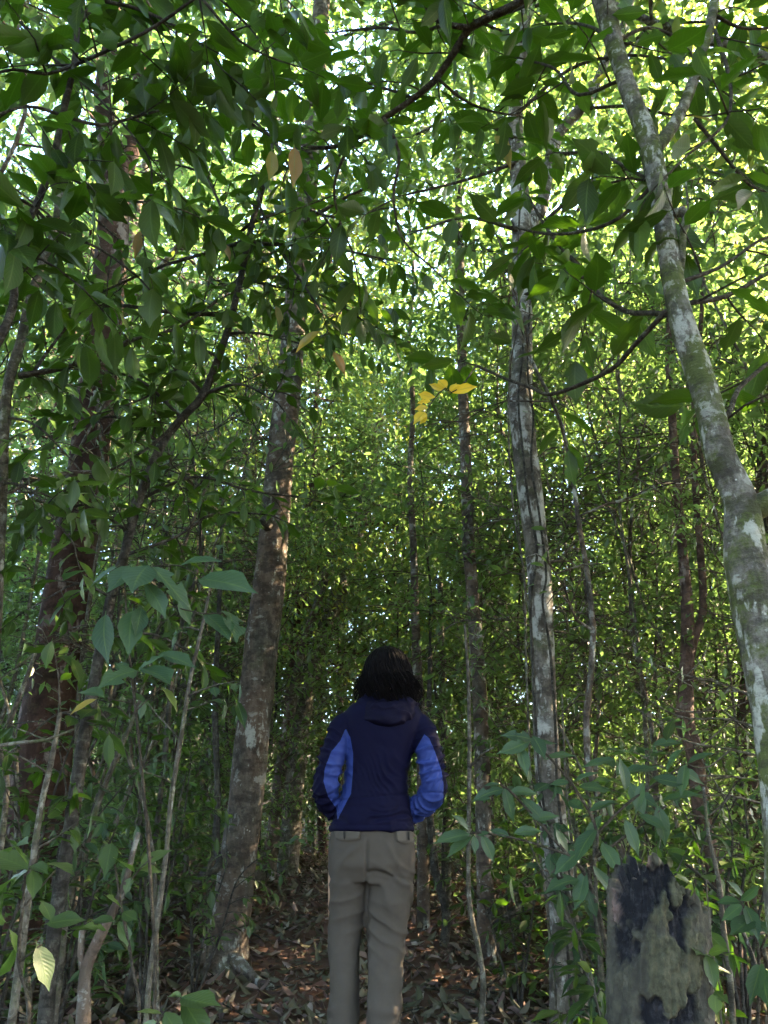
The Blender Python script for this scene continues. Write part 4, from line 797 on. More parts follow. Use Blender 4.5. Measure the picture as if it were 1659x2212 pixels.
# hood lying on the back
mb = MB()
hz = ZP(1538)
def hood_arc(rad, zb, zf, rb, rf, yb):
    out = []
    for a in np.linspace(-2.0, 2.0, 17):
        k = math.cos(a / 2.0 * math.pi / 2); out.append((WX(837, 1.42) + math.sin(a) * rad, YP + .03 - math.cos(a) * yb, zf + (zb - zf) * k ** 1.3, rf + (rb - rf) * k))
    return np.array(out)
mb.tube(hood_arc(.120, ZP(1560), ZP(1514), .034, .018, .150), 18, .012); mb.tube(hood_arc(.110, ZP(1538), ZP(1508), .036, .018, .128), 18, .012); mb.tube(hood_arc(.092, ZP(1516), ZP(1502), .028, .018, .09), 18, .012)
hv, hf, hn = remesh(mb, .006, 6)
hv = fold(hv, hn, .014 * rdj(hv[:, 0] * 26 + hv[:, 2] * 95 + 5 * fbm(hv * 13, 4, 2)) * (.4 + .6 * fbm(hv * 10, 8, 2)) + .003 * fbm(hv * 40, 2, 2))
o = link('hood', quick_mesh('hood', hv - PO, hf, M['hoodc']), jk[0])
# trousers
mb = MB()
hip = [(724, 881, 1776, .108), (715, 890, 1797, .118), (709, 896, 1830, .128), (709, 897, 1858, .126), (710, 897, 1885, .112), (713, 894, 1905, .095)]
mb.add(*loft(interp_rings([(WX((a + b) / 2, ZP(y)), YP, ZP(y), (b - a) / 2 / FPX * DZ(ZP(y)), d) for a, b, y, d in hip], 5), 44, 2.5))
def leg(pts):
    r = []
    for x0, x1, y, dy, b in pts: zz = ZP(y); r.append((WX((x0 + x1) / 2, zz), YP + dy, zz, (x1 - x0) / 2 / FPX * DZ(zz), b))
    return r
zf_ = lambda h: 2212 + (h - ZP(2212)) * (2355 - 2212) / (FZ - ZP(2212))
legL = leg([(710, 796, 1848, 0, .105), (711, 795, 1880, 0, .1), (711, 793, 1920, .01, .093), (710, 791, 1960, .02, .086), (707, 784, 2005, .03, .08), (707, 777, 2060, .02, .078), (712, 776, 2130, 0, .074), (707, 775, 2212, -.01, .074), (705, 776, 2290, -.02, .078), (703, 778, zf_(FZ + .035), -.025, .082)])
legR = leg([(796, 896, 1848, 0, .105), (796, 897, 1880, -.002, .1), (793, 895, 1920, 0, .095), (791, 889, 1960, 0, .09), (790, 881, 2005, 0, .084), (790, 874, 2060, -.015, .08), (790, 870, 2130, -.04, .076), (788, 864, 2212, -.065, .075), (786, 862, 2290, -.085, .078), (784, 861, zf_(FZ + .035), -.095, .082)])
mb.add(*loft(interp_rings(legL, 6), 32, 2.2)); mb.add(*loft(interp_rings(legR, 6), 32, 2.2))
tv, tf, tn = remesh(mb, .0058, 4)
x, y, z = tv.T; isR = x > WX(792, .8); back = sstep(.03, -.05, y - YP)
xl = np.where(isR, x - WX(835, .6), x - WX(745, .6))
def band(zc, wd): return np.exp(-((z - zc) / wd) ** 2)
kn = np.where(isR, band(ZP(2000), .11) + .7 * band(ZP(1890), .05), band(ZP(1985), .07) + .35 * band(ZP(1930), .05))
rdg = lambda q: 2.2 * (1 - np.abs(np.sin(q * .5))) ** 1.6 - .7
amp = .0115 * kn * rdg(z * 88 + np.where(isR, 9, -6) * xl * 6 + 5.5 * fbm(tv * 7, 31, 2)) * (.5 + .7 * fbm(tv * [8, 8, 10], 33, 2))
amp += .009 * rdg(z * 42 + np.where(isR, 30, -26) * xl + 6 * fbm(tv * 5, 41, 2)) * (.15 + .8 * fbm(tv * 6, 43, 2)) * sstep(.92, .8, z)
amp += .007 * band(ZP(2190), .10) * np.sin(z * 70 + 20 * xl + 5 * fbm(tv * 7, 35, 2)) * (.5 + .5 * fbm(tv * 9, 36, 2))
amp += .006 * fbm(tv * [10, 10, 4.5], 37, 3) * sstep(.95, .8, z)
amp -= .010 * np.exp(-((x - WX(793, .82)) / .006) ** 2) * sstep(ZP(1800), ZP(1850), z) * back     # seat seam
amp += .007 * band(ZP(1868), .02) * back * np.exp(-((np.abs(x - WX(800, .8)) - .065) / .06) ** 2) - .008 * np.exp(-((z - ZP(1880) + .25 * np.abs(x - WX(800, .8) - .02)) / .008) ** 2) * back * isR
tv = fold(tv, tn, amp)
to = link('trousers', quick_mesh('trousers', tv - PO, tf, M['trouser']), pr)
bvh = BVHTree.FromPolygons([Vector(p) for p in tv], [tuple(dict.fromkeys(q)) for q in tf])
def patch(name, quad, nx, nz, off, mat, parent):    # a cloth piece lying on the back of the trousers, given by its outline
    tl, tr, br_, bl = [np.array(q, float) for q in quad]; vv = []
    for j in range(nz + 1):
        for i in range(nx + 1):
            s, t = i / nx, j / nz; p = (tl * (1 - s) + tr * s) * (1 - t) + (bl * (1 - s) + br_ * s) * t
            if t == 1: p[1] += 5 * math.sin(math.pi * s)
            zz = ZP(p[1]); xx = WX(p[0], zz); h = bvh.ray_cast(Vector((xx, YP - .6, zz)), Vector((0, 1, 0)))[0]
            yy = h.y if h else YP; vv.append((xx, yy - off - .004 * t, zz))
    vv = np.array(vv); n = len(vv); back_ = vv + [0, .005, 0]; w1 = nx + 1
    ff = [(j * w1 + i, j * w1 + i + 1, (j + 1) * w1 + i + 1, (j + 1) * w1 + i) for j in range(nz) for i in range(nx)]
    ff += [(a + n, d + n, c_ + n, b + n) for a, b, c_, d in ff]
    rim = list(range(w1)) + [j * w1 + nx for j in range(1, nz + 1)] + [nz * w1 + i for i in range(nx - 1, -1, -1)] + [j * w1 for j in range(nz - 1, 0, -1)]
    ff += [(rim[k], rim[k] + n, rim[(k + 1) % len(rim)] + n, rim[(k + 1) % len(rim)]) for k in range(len(rim))]
    return link(name, quick_mesh(name, np.vstack([vv, back_]) - PO, ff, mat), parent)
M['flap'] = cloth('flap_cloth', (.090, .076, .066), .85)
patch('pocket_flap', ((722, 1792), (782, 1796), (779, 1812), (729, 1812)), 12, 5, .006, M['flap'], to)
patch('pocket_flap', ((853, 1793), (894, 1796), (893, 1819), (857, 1817)), 10, 5, .006, M['flap'], to)
patch('pocket_tab', ((744, 1796), (749, 1796), (749, 1809), (745, 1809)), 2, 3, .014, M['tab'], to)
patch('pocket_tab', ((880, 1797), (884, 1797), (884, 1811), (880, 1811)), 2, 3, .014, M['tab'], to)
# shoes
for A in (LL, LR):
    e = np.array(A[-1]); mb = MB(); z0 = FZ
    mb.tube(np.array([[e[0], e[1] - .08, z0 + .055, .035], [e[0], e[1] - .04, z0 + .06, .048], [e[0], e[1] + .06, z0 + .06, .05], [e[0], e[1] + .14, z0 + .05, .046], [e[0], e[1] + .20, z0 + .04, .028]]), 18, .015)
    mb.tube(np.array([[e[0], e[1] - .01, z0 + .06, .05], [e[0], e[1] - .01, z0 + .13, .047]]), 16, .02)
    v, f, n_ = remesh(mb, .008, 3); v[:, 2] = np.maximum(v[:, 2], z0 + .028); sh = link('shoe', quick_mesh('shoe', v - PO, f, M['shoe']), pr)
    v, f = loft([(e[0], e[1] + .06, z0 + h, .050, .145) for h in (-.01, .012, .03)], 30, 2.6); link('sole', quick_mesh('sole', v - PO, f, M['sole'], smooth=False), sh)
# hair: a cap and wavy locks
rg = np.random.RandomState(44); mb = MB()
HT = np.array([HC[0], HC[1] - .012, HC[2] + .012]); rad = np.array([.097, .110, .112])
v, f = loft([(HT[0], HT[1], HT[2] + rad[2] * math.sin(a), max(.003, rad[0] * math.cos(a)), max(.003, rad[1] * math.cos(a))) for a in np.linspace(-.45, 1.53, 16)], 36, 2.0)
v = v - np.array([[0, 0, 0]]); front = (v[:, 1] > HT[1] + .055) & (v[:, 2] < HT[2] + .035); v[front, 1] = HT[1] + .055; mb.add(v, f, .2)
def lock(az, el, zend, r, wob, flare):
    pts = []; L = 9
    for i in range(L):
        t = i / (L - 1)
        e2 = el * (1 - t) + .0 * t; zz = HT[2] + rad[2] * math.sin(e2) * 1.03 if t < .45 else None
        if t < .45:
            e3 = el * (1 - t / .45) ** 1.0; rr2 = math.cos(e3); p = np.array([HT[0] + rad[0] * 1.05 * rr2 * math.cos(az), HT[1] + rad[1] * 1.05 * rr2 * math.sin(az), HT[2] + rad[2] * 1.04 * math.sin(e3)])
            last = p
        else:
            k = (t - .45) / .55; p = np.array([HT[0] + rad[0] * (1.05 + flare * math.sin(k * 2.2)) * math.cos(az), HT[1] + rad[1] * (1.05 + flare * .6 * math.sin(k * 2.0)) * math.sin(az), HT[2] * (1 - k) + zend * k])
        a = az * 3 + t * 11 + wob; p = p + np.array([math.cos(a), math.sin(a), 0]) * .018 * t
        pts.append((*p, r * (1 - .75 * t ** 2)))
    return np.array(pts)
for i in range(330):
    az = rg.uniform(math.pi * .88, math.pi * 2.12); el = rg.uniform(.35, 1.5); back_ = abs(az - 1.5 * math.pi) / (.6 * math.pi)
    zend = ZP(rg.uniform(1500, 1530)) if back_ < .55 else (ZP(rg.uniform(1498, 1526)) if math.cos(az) < 0 else ZP(rg.uniform(1512, 1548)))
    mb.tube(lock(az, el, zend, rg.uniform(.005, .010), rg.uniform(0, 6), rg.uniform(-.06, .20)), 6, .03, smooth=True, rnd=float(rg.rand()))
for i in range(340):
    az = rg.uniform(math.pi * .85, math.pi * 2.15)
    mb.tube(lock(az, rg.uniform(.2, 1.5), ZP(rg.uniform(1485, 1545)), rg.uniform(.001, .0028), rg.uniform(0, 6), rg.uniform(.1, .55)), 4, .03, rnd=float(rg.rand()))
v, f, r_ = mb.arrays(); link('hair', quick_mesh('hair', v - PO, f, M['hair'], r_), pr)
# ================================================================== CHARRED STUMP
YS = 2.4
sp = trunk_rows([(1421, 2560, YS, 230), (1421, 2400, YS, 226), (1421, 2212, YS, 222), (1421, 2050, YS, 210), (1418, 1930, YS, 198), (1414, 1880, YS, 186)])
sx, sr = sp[:, 0], sp[:, 3]; szz = sp[:, 2]; g0 = gz1(sx[0], YS)
NS, NR = 220, 190
th = np.arange(NS) * 2 * math.pi / NS; zt = sp[-1, 2] - .012
# broken rim: a spike left of the middle of the near side, a high pale splinter at the left, lower to the right
front = np.cos(th + math.pi / 2)                # 1 at the near side
xs_ = np.cos(th)
rim = zt + .050 * np.exp(-((xs_ + .30) / .17) ** 2) - .085 * sstep(.05, 1.0, xs_) - .030 * sstep(-.75, -1.0, xs_)
rim = rim + .040 * fbm(np.stack([np.cos(th) * 5, np.sin(th) * 5, th * 0], -1), 3, 3) + .022 * np.sin(th * 17 + 2 * np.sin(th * 5)) * fbm(np.stack([np.cos(th) * 3, np.sin(th) * 3, th * 0 + 2], -1), 4, 2)
V = []; CH = []
hs = np.linspace(0, 1, NR)
for k, h in enumerate(hs):
    z = (g0 - .08) + (rim - (g0 - .08)) * h; rr2 = np.interp(z, szz, sr); cx = np.interp(z, szz, sx)
    flare_ = 1 + .25 * np.exp(-(z - g0) / .12)
    p = np.stack([cx + rr2 * np.cos(th), YS + rr2 * np.sin(th), z], -1)
    V.append((p, rr2 * flare_))
pts = np.concatenate([a for a, b in V]); rad_ = np.concatenate([b for a, b in V]); ang = np.tile(th, NR)
u = np.stack([np.cos(ang), np.sin(ang), 0 * ang], -1)
# outline of the burnt hollow on the near side, and patches where crusted bark still clings
def spx(p): return pix(p)
px_ = np.array([pix(np.array([q[0], YS - .15, q[2]])) for q in pts]); X_, Y_ = px_[:, 0], px_[:, 1]; nearside = sstep(.15, -.2, u[:, 1])
wv = 30 * fbm(pts * [30, 30, 24], 8, 5); wv2 = 26 * fbm(pts * [36, 36, 28], 18, 5)
def blob(x, y, a, b, k=1.0): return 1 - np.sqrt(((X_ + wv * k - x) / a) ** 2 + ((Y_ + wv2 * k - y) / b) ** 2)
burn = np.maximum.reduce([blob(1388, 1950, 52, 85), blob(1450, 1925, 58, 55), blob(1485, 1990, 34, 88), blob(1455, 1890, 70, 26), blob(1500, 2165, 22, 50), blob(1420, 2190, 45, 45, 1.4), blob(1350, 2050, 45, 60) * .5, blob(1480, 2205, 50, 30)])
crust = np.maximum.reduce([blob(1442, 1955, 26, 55, 1.3), blob(1478, 1925, 16, 40, 1.3), blob(1446, 2080, 40, 70, 1.3), blob(1508, 2080, 28, 110, 1.0), blob(1470, 2150, 30, 60, 1.4), blob(1440, 2150, 45, 40, 1.6)])
hollow = sstep(-.12, .40, burn - np.maximum(crust, 0) * 1.1 + .35 * fbm(pts * 60, 21, 4)) * nearside
crustm = sstep(-.1, .3, crust + .35 * fbm(pts * 70, 22, 4)) * nearside * (1 - hollow * .3)
ph_ = np.stack([np.cos(ang) * 9, np.sin(ang) * 9, pts[:, 2] * 7], -1)
disp = .012 * fbm(ph_, 5, 4) - .012 * np.clip(1 - np.abs(fbm(np.stack([np.cos(ang) * 4, np.sin(ang) * 4, pts[:, 2] * 1.6], -1), 33, 3)) * 9, 0, 1) + .003 * np.sin(ang * 31 + 3 * fbm(ph_, 6, 2)) + .004 * fbm(pts * 60, 12, 3) - .022 * hollow + .005 * crustm + .008 * crustm * fbm(pts * 80, 13, 4) + .004 * fbm(pts * 130, 14, 2)
pts = pts + u * ((rad_ - np.linalg.norm((pts - np.stack([np.interp(pts[:, 2], szz, sx), 0 * ang + YS, pts[:, 2]], -1)), axis=1)) + disp)[:, None]
inn = pts[-NS:].copy(); ctr = inn.mean(0); ins = [ctr + (inn - ctr) * [s, s, 1] - [0, 0, d] for s, d in ((.82, .004), (.7, .05), (.5, .10), (.2, .12))]
for q in ins: q[:, 2] += .006 * fbm(q * 50, 4, 2)
allv = np.vstack([pts] + ins + [ctr[None] - [0, 0, .13]]); m_ = NR + len(ins)
i = np.arange(m_ - 1)[:, None] * NS; j = np.arange(NS)[None]; k = (j + 1) % NS
ff = np.stack([i + j, i + k, i + NS + k, i + NS + j], -1).reshape(-1, 4); q = np.arange(NS)
ff = np.vstack([ff, np.stack([q + (m_ - 1) * NS, (q + 1) % NS + (m_ - 1) * NS, np.full(NS, len(allv) - 1), np.full(NS, len(allv) - 1)], -1)])
burnt = np.concatenate([hollow, np.full(len(allv) - len(hollow), .9)]); crs = np.concatenate([crustm, np.zeros(len(allv) - len(crustm))])
pink = np.maximum(blob(1345, 1935, 26, 85, .4), np.maximum(blob(1380, 1868, 42, 26, .4), blob(1350, 1895, 30, 32, .4))); pk = np.concatenate([sstep(0, .3, pink) * nearside, np.zeros(len(allv) - len(hollow))])
m = NT('charred_wood'); tc = m.n('ShaderNodeTexCoord'); v_ = tc.outputs['Object']
at = m.n('ShaderNodeAttribute', attribute_name='rnd'); a2 = m.n('ShaderNodeAttribute', attribute_name='crust'); a3 = m.n('ShaderNodeAttribute', attribute_name='raw')
n1 = m.noise(v_, 30, 6, .7); n2 = m.noise(v_, 9, 5, .6); mp = m.n('ShaderNodeMapping'); mp.inputs['Scale'].default_value = (60, 60, 7); m.l(v_, mp.inputs[0]); gr = m.noise(mp.outputs[0], 1, 4, .6)
c = m.mix(m.ramp(n2, [(.38, 0.), (.62, 1.)]), (.038, .035, .029), (.095, .088, .066)); c = m.mix(m.ramp(n1, [(.4, .6), (.6, 0.)]), c, (.03, .028, .025))
c = m.mix(a2.outputs['Fac'], c, m.mix(m.ramp(n1, [(.35, 0.), (.65, 1.)]), (.034, .034, .022), (.098, .092, .060)))
c = m.mix(a3.outputs['Fac'], c, m.mix(gr, (.09, .06, .054), (.30, .20, .18)))
c = m.mix(m.ramp(at.outputs['Fac'], [(.15, 0.), (.8, 1.)]), c, m.mix(m.ramp(n1, [(.5, 0.), (.75, 1.)]), (.009, .009, .013), (.05, .047, .052)))
M['char'] = m.fin(m.bsdf(c, .9, m.math('ADD', n1, gr), .9, .008, .25))
so = np.array([sx[0], YS, g0]); st = thing('tree_stump', so, 'broken tree stump charred black with crusted grey bark, lower right', 'stump')
me = quick_mesh('wood', allv - so, ff, M['char'], burnt)
for nm, arr in (('crust', crs), ('raw', pk)):
    a_ = me.attributes.new(nm, 'FLOAT', 'POINT'); a_.data.foreach_set('value', arr.astype(np.float32))
link('wood', me, st)
# ================================================================== THIN STEMS AND VINES (hand placed)
def stem(pts, mat, label, name='thin_stem', cat='sapling', group=None, ground=True, sides=9, noise=.1, leaves=None, lm='leaf_dark', extra=(), lo=None, lim=120, straight=False):
    r = trunk_rows(pts)
    if ground:
        a, b = r[0], r[1]; g_ = gz1(a[0], a[1])
        if a[2] > g_ + .02:
            dx = (a[0] - b[0]) / max(.15, abs(a[2] - b[2])) * (a[2] - g_) * .6; r = np.vstack([[a[0] + dx, a[1], gz1(a[0] + dx, a[1]) - .05, a[3] * 1.1], r])
        root = np.array([r[0, 0], r[0, 1], gz1(r[0, 0], r[0, 1])])
    else: root = r[0, :3].copy()
    t = thing(name, root, label, cat, group); mb = MB(); mb.tube(r, sides, .05, noise, len(label) * 7, 20)
    g = Growth(len(label) * 13 + int(r[0, 0] * 100), lo or .09) if leaves or extra else None
    if leaves and not extra: g.along(mb, r[len(r) // 2:], *leaves)
    build(mb, 'stem', M[mat], t, root)
    for e in extra:
        mb = MB(); e = trunk_rows(e); mb.tube(e, 6, .05, .1, 3, 20)
        if leaves: g.along(mb, e, *leaves)
        build(mb, 'branch', M[mat], t, root)
    if g and g.L: finish_leaves(g, t, root, lm, lim, 5)
    return t, root
stem([(315, 2212, 2.7, 12), (325, 2100, 2.7, 12), (345, 1950, 2.7, 12), (360, 1835, 2.7, 11), (370, 1725, 2.7, 11), (390, 1600, 2.7, 10), (410, 1474, 2.7, 9), (435, 1362, 2.7, 8), (450, 1290, 2.7, 6)], 'bark_pale', 'thin whitish stem standing alone in front of the left undergrowth', leaves=(.16, .22, 5), lo=.08, lm='leaf_cool')
stem([(180, 2212, 2.9, 32), (185, 2100, 2.9, 26), (215, 2025, 2.9, 24), (265, 1924, 2.9, 16), (285, 1850, 2.9, 12), (300, 1798, 2.9, 10)], 'bark_grey', 'crooked broken sapling with a split pale tip at lower left', extra=([(183, 2110, 2.9, 16), (175, 2060, 2.9, 15), (178, 2010, 2.9, 13)],))
stem([(25, 2212, 2.6, 20), (40, 2100, 2.6, 19), (60, 1950, 2.6, 17), (75, 1835, 2.6, 15), (90, 1735, 2.6, 13), (112, 1640, 2.6, 12), (130, 1540, 2.6, 9)], 'bark_pale', 'pale slightly bent stem at the lower left corner', leaves=(.2, .24, 5), lo=.1)
stem([(130, 2090, 3.6, 18), (140, 2000, 3.6, 15), (165, 1890, 3.6, 14), (200, 1775, 3.6, 13), (225, 1700, 3.6, 12), (270, 1594, 3.6, 11), (300, 1520, 3.6, 9), (330, 1400, 3.6, 8), (390, 1200, 3.6, 7), (450, 1040, 3.6, 6)], 'bark_pale', 'slanting grey stem crossing behind the dark leaning sapling', leaves=(.14, .26, 6), lo=.11)
stem([(335, 1900, 4.0, 9), (325, 1815, 4.0, 9), (310, 1735, 4.0, 9), (280, 1645, 4.0, 9), (220, 1545, 4.0, 8), (190, 1490, 4.0, 7)], 'bark_pale', 'thin stem slanting the other way, crossing the grey one')
stem([(-30, 1615, 2.4, 9), (45, 1604, 2.4, 8), (100, 1598, 2.4, 7), (160, 1575, 2.4, 5)], 'bark_pale', 'bare twig reaching in level from the left edge', ground=False, name='bare_twig', cat='twig')
stem([(-20, 2000, 3.0, 14), (15, 1700, 3.0, 13), (-2, 1620, 3.0, 13), (20, 1560, 3.0, 12), (48, 1490, 3.0, 10), (80, 1400, 3.0, 8)], 'bark_pale', 'sunlit stem bent at the very left edge')
stem([(1039, 2240, 3.6, 15), (1044, 2124, 3.6, 13), (1034, 2050, 3.6, 12), (1014, 1950, 3.6, 11), (1012, 1824, 3.6, 10), (1014, 1640, 3.6, 9), (1012, 1474, 3.6, 8), (1004, 1350, 3.6, 6)], 'bark_pale', 'thin pale green stem bowed near its foot, right of the person', extra=([(1014, 1660, 3.6, 6), (1040, 1630, 3.5, 5), (1066, 1615, 3.45, 4)],))
stem([(952, 2090, 6.2, 22), (964, 1974, 6.2, 20), (939, 1874, 6.2, 18), (929, 1750, 6.2, 15), (925, 1600, 6.2, 12), (930, 1400, 6.2, 10)], 'bark_dark', 'dark elbowed stem just right of the person', leaves=(.16, .35, 6), lo=.11)
stem([(1312, 2230, 3.4, 16), (1300, 2120, 3.4, 14), (1290, 1960, 3.4, 9), (1284, 1840, 3.4, 8), (1290, 1700, 3.4, 6)], 'bark_pale', 'thin olive stem left of the charred stump')
stem([(1405, 2060, 4.6, 8), (1352, 1880, 4.6, 7), (1300, 1810, 4.6, 6)], 'bark_dark', 'thin dark stem slanting behind the charred stump')
stem([(1585, 2230, 3.1, 14), (1578, 2120, 3.1, 13), (1562, 2000, 3.1, 12), (1552, 1900, 3.1, 10), (1530, 1800, 3.1, 8), (1520, 1700, 3.1, 6)], 'bark_pale', 'pale thin stem right of the charred stump')
stem([(1659, 2170, 3.3, 10), (1612, 2030, 3.3, 9), (1570, 1950, 3.3, 8), (1500, 1880, 3.3, 7), (1440, 1840, 3.3, 5)], 'bark_dark', 'dark bare stem slanting left behind the charred stump', extra=([(1612, 2030, 3.3, 6), (1659, 2010, 3.3, 5)],))
# bare pale twigs tangled right of the vine-wrapped trunk
rg = np.random.RandomState(77)
for i in range(5):
    x0 = 1659 + 30; y0 = 1540 + i * 52; mb = MB(); pts = [(x0, y0, 3.6, 6), (x0 - 110, y0 - rg.uniform(10, 60), 3.6, 5), (x0 - 220, y0 - rg.uniform(20, 120), 3.6, 4), (x0 - 320, y0 - rg.uniform(40, 150), 3.6, 3)]
    t, ro = stem(pts, 'bark_pale', ('topmost', 'second highest', 'third highest', 'fourth highest', 'lowest')[i] + ' pale bare twig tangled behind the leaning mossy tree', 'bare_twig', 'twig', 'pale bare twigs behind the mossy tree', ground=False, extra=([pts[1], (x0 - 170, y0 + rg.uniform(-10, 50), 3.6, 3), (x0 - 250, y0 + rg.uniform(-20, 60), 3.6, 2)], [pts[2], (x0 - 280, y0 - rg.uniform(-40, 30), 3.6, 2), (x0 - 330, y0 + rg.uniform(-30, 40), 3.6, 1.5)]))
# liana round the tall trunk
def vine(pts, mat, label, noise=.12, sides=9):
    r = trunk_rows(pts); root = r[0, :3].copy(); t = thing('climbing_vine', root, label, 'vine'); mb = MB(); mb.tube(r, sides, .025, noise, 5, 25); build(mb, 'stem', M[mat], t, root); return t
vine([(330, 1955, 5.1, 16), (390, 1922, 5.2, 17), (440, 1898, 5.3, 17), (474, 1868, 5.4, 16), (468, 1826, 5.45, 15), (470, 1700, 5.5, 14), (466, 1600, 5.55, 14), (466, 1474, 5.6, 13), (474, 1300, 5.6, 10), (480, 1100, 5.6, 8)], 'bark_dark', 'twisted woody vine looping against the tall patchy trunk', .25)
vine([(447, 2070, 5.2, 5), (449, 1980, 5.2, 5), (446, 1900, 5.25, 4), (452, 1860, 5.3, 3)], 'bark_pale', 'thin aerial root hanging beside the tall patchy trunk')
for k, (pts, lab) in enumerate((([(1240, 2250, 4.0, 7), (1218, 1980, 4.08, 6), (1172, 1724, 4.12, 6), (1158, 1574, 4.14, 6), (1152, 1437, 4.14, 6), (1146, 1300, 4.14, 6), (1160, 1190, 4.14, 6), (1142, 1087, 4.12, 6), (1128, 960, 4.12, 5), (1120, 860, 4.14, 5), (1130, 740, 4.14, 5), (1118, 600, 4.14, 4), (1125, 400, 4.16, 4)], 'thin vine climbing the near face of the blotchy trunk'),
                                ([(1262, 2280, 4.1, 7), (1240, 1960, 4.1, 6), (1206, 1724, 4.14, 6), (1200, 1574, 4.14, 6), (1188, 1400, 4.14, 6), (1172, 1300, 4.12, 5), (1180, 1240, 4.14, 5), (1166, 1120, 4.12, 5), (1148, 1000, 4.12, 5), (1152, 900, 4.16, 5), (1140, 800, 4.14, 4), (1145, 640, 4.16, 4)], 'second thin vine, hugging the right side of the blotchy trunk'),
                                ([(1205, 2200, 4.2, 6), (1180, 1950, 4.2, 5), (1150, 1724, 4.2, 5), (1142, 1574, 4.2, 5), (1136, 1400, 4.2, 5), (1132, 1240, 4.2, 5), (1108, 1090, 4.2, 5), (1098, 900, 4.2, 4), (1103, 760, 4.2, 4)], 'vine hanging loose along the left side of the blotchy trunk'),
                                ([(1282, 2300, 4.2, 8), (1262, 2060, 4.2, 7), (1240, 1860, 4.2, 6), (1222, 1680, 4.18, 5), (1214, 1500, 4.18, 4)], 'grey vine standing at the foot of the blotchy trunk'))): vine(pts, 'bark_dark' if k in (0, 1) else 'bark_pale', lab)
# fallen branches on the floor
def fallen(pts, label, mat='bark_dark'):
    r = trunk_rows(pts); root = r[0, :3].copy(); t = thing('fallen_branch', root, label, 'branch'); mb = MB(); mb.tube(r, 10, .06, .18, 7, 9); build(mb, 'wood', M[mat], t, root)
fallen([(1060, 1975, 5.2, 26), (1110, 1935, 5.6, 24), (1165, 1885, 6.2, 20)], 'fallen dark branch leaning between the slim trunk and the vine-wrapped trunk')
fallen([(1070, 2000, 5.0, 18), (1130, 1955, 5.3, 16), (1190, 1925, 5.7, 12)], 'lower fallen branch lying beside the leaning dark one')
mb = MB(); lp = P(563, 1935, 7.9); lp[2] = gz1(lp[0], lp[1]) + .10; t = thing('fallen_log', lp, 'short black log end lying at the back of the path', 'log'); mb.tube(np.array([[lp[0] - .05, lp[1], lp[2], .12], [lp[0] - .6, lp[1] + .5, lp[2], .12]]), 16, .05, .15, 3, 6); build(mb, 'wood', M['bark_dark'], t, lp)

# ================================================================== NEAR PLANTS, leaf by leaf
def leaf_px(t, root, b, tip, Yb, Yt, lm, rg, k=None, up=None, width=1.0, name='leaf', label=None):
    p = P(*b, Yb); q = P(*tip, Yt); a = q - p; L = np.linalg.norm(a)
    view = nrm(np.array([0, 0, CAMZ]) - p); nm = nrm(np.array([0, 0, .2 if lm == 'leaf_sunglow' else .8]) + view * (1.2 if lm == 'leaf_sunglow' else .7) + rg.normal(0, .22, 3)) if up is None else nrm(np.array(up, float))
    return put_leaf(t, root, p, a, nm, L / .92, lm, int(rg.randint(0, 7)) if k is None else k, name, width, label)
def plant(name, label, stems, leaves, lm, mat='twig', seed=1, cat='plant', ground=True, wk=1.0, Yt=-.06, group=None):
    rg = np.random.RandomState(seed); r0 = trunk_rows(stems[0])
    if ground: a = r0[0]; b = np.array([a[0], a[1], gz1(a[0], a[1]) - .03, a[3]]); r0 = np.vstack([b, r0]) if a[2] > b[2] + .05 else r0
    root = r0[0, :3].copy(); t = thing(name, root, label, cat, group)
    for i, s in enumerate(stems):
        mb = MB(); mb.tube(r0 if i == 0 else trunk_rows(s), 7, .04, .08, 3, 20); build(mb, 'stem', M[mat], t, root)
    for L in leaves:
        b, tip = L[0], L[1]; Y = L[2]; mt = L[3] if len(L) > 3 else lm
        leaf_px(t, root, b, tip, Y, Y + Yt * rg.uniform(-.6, 1.2), mt, rg, width=wk * rg.uniform(.9, 1.12))
    return t, root
Y = 2.75
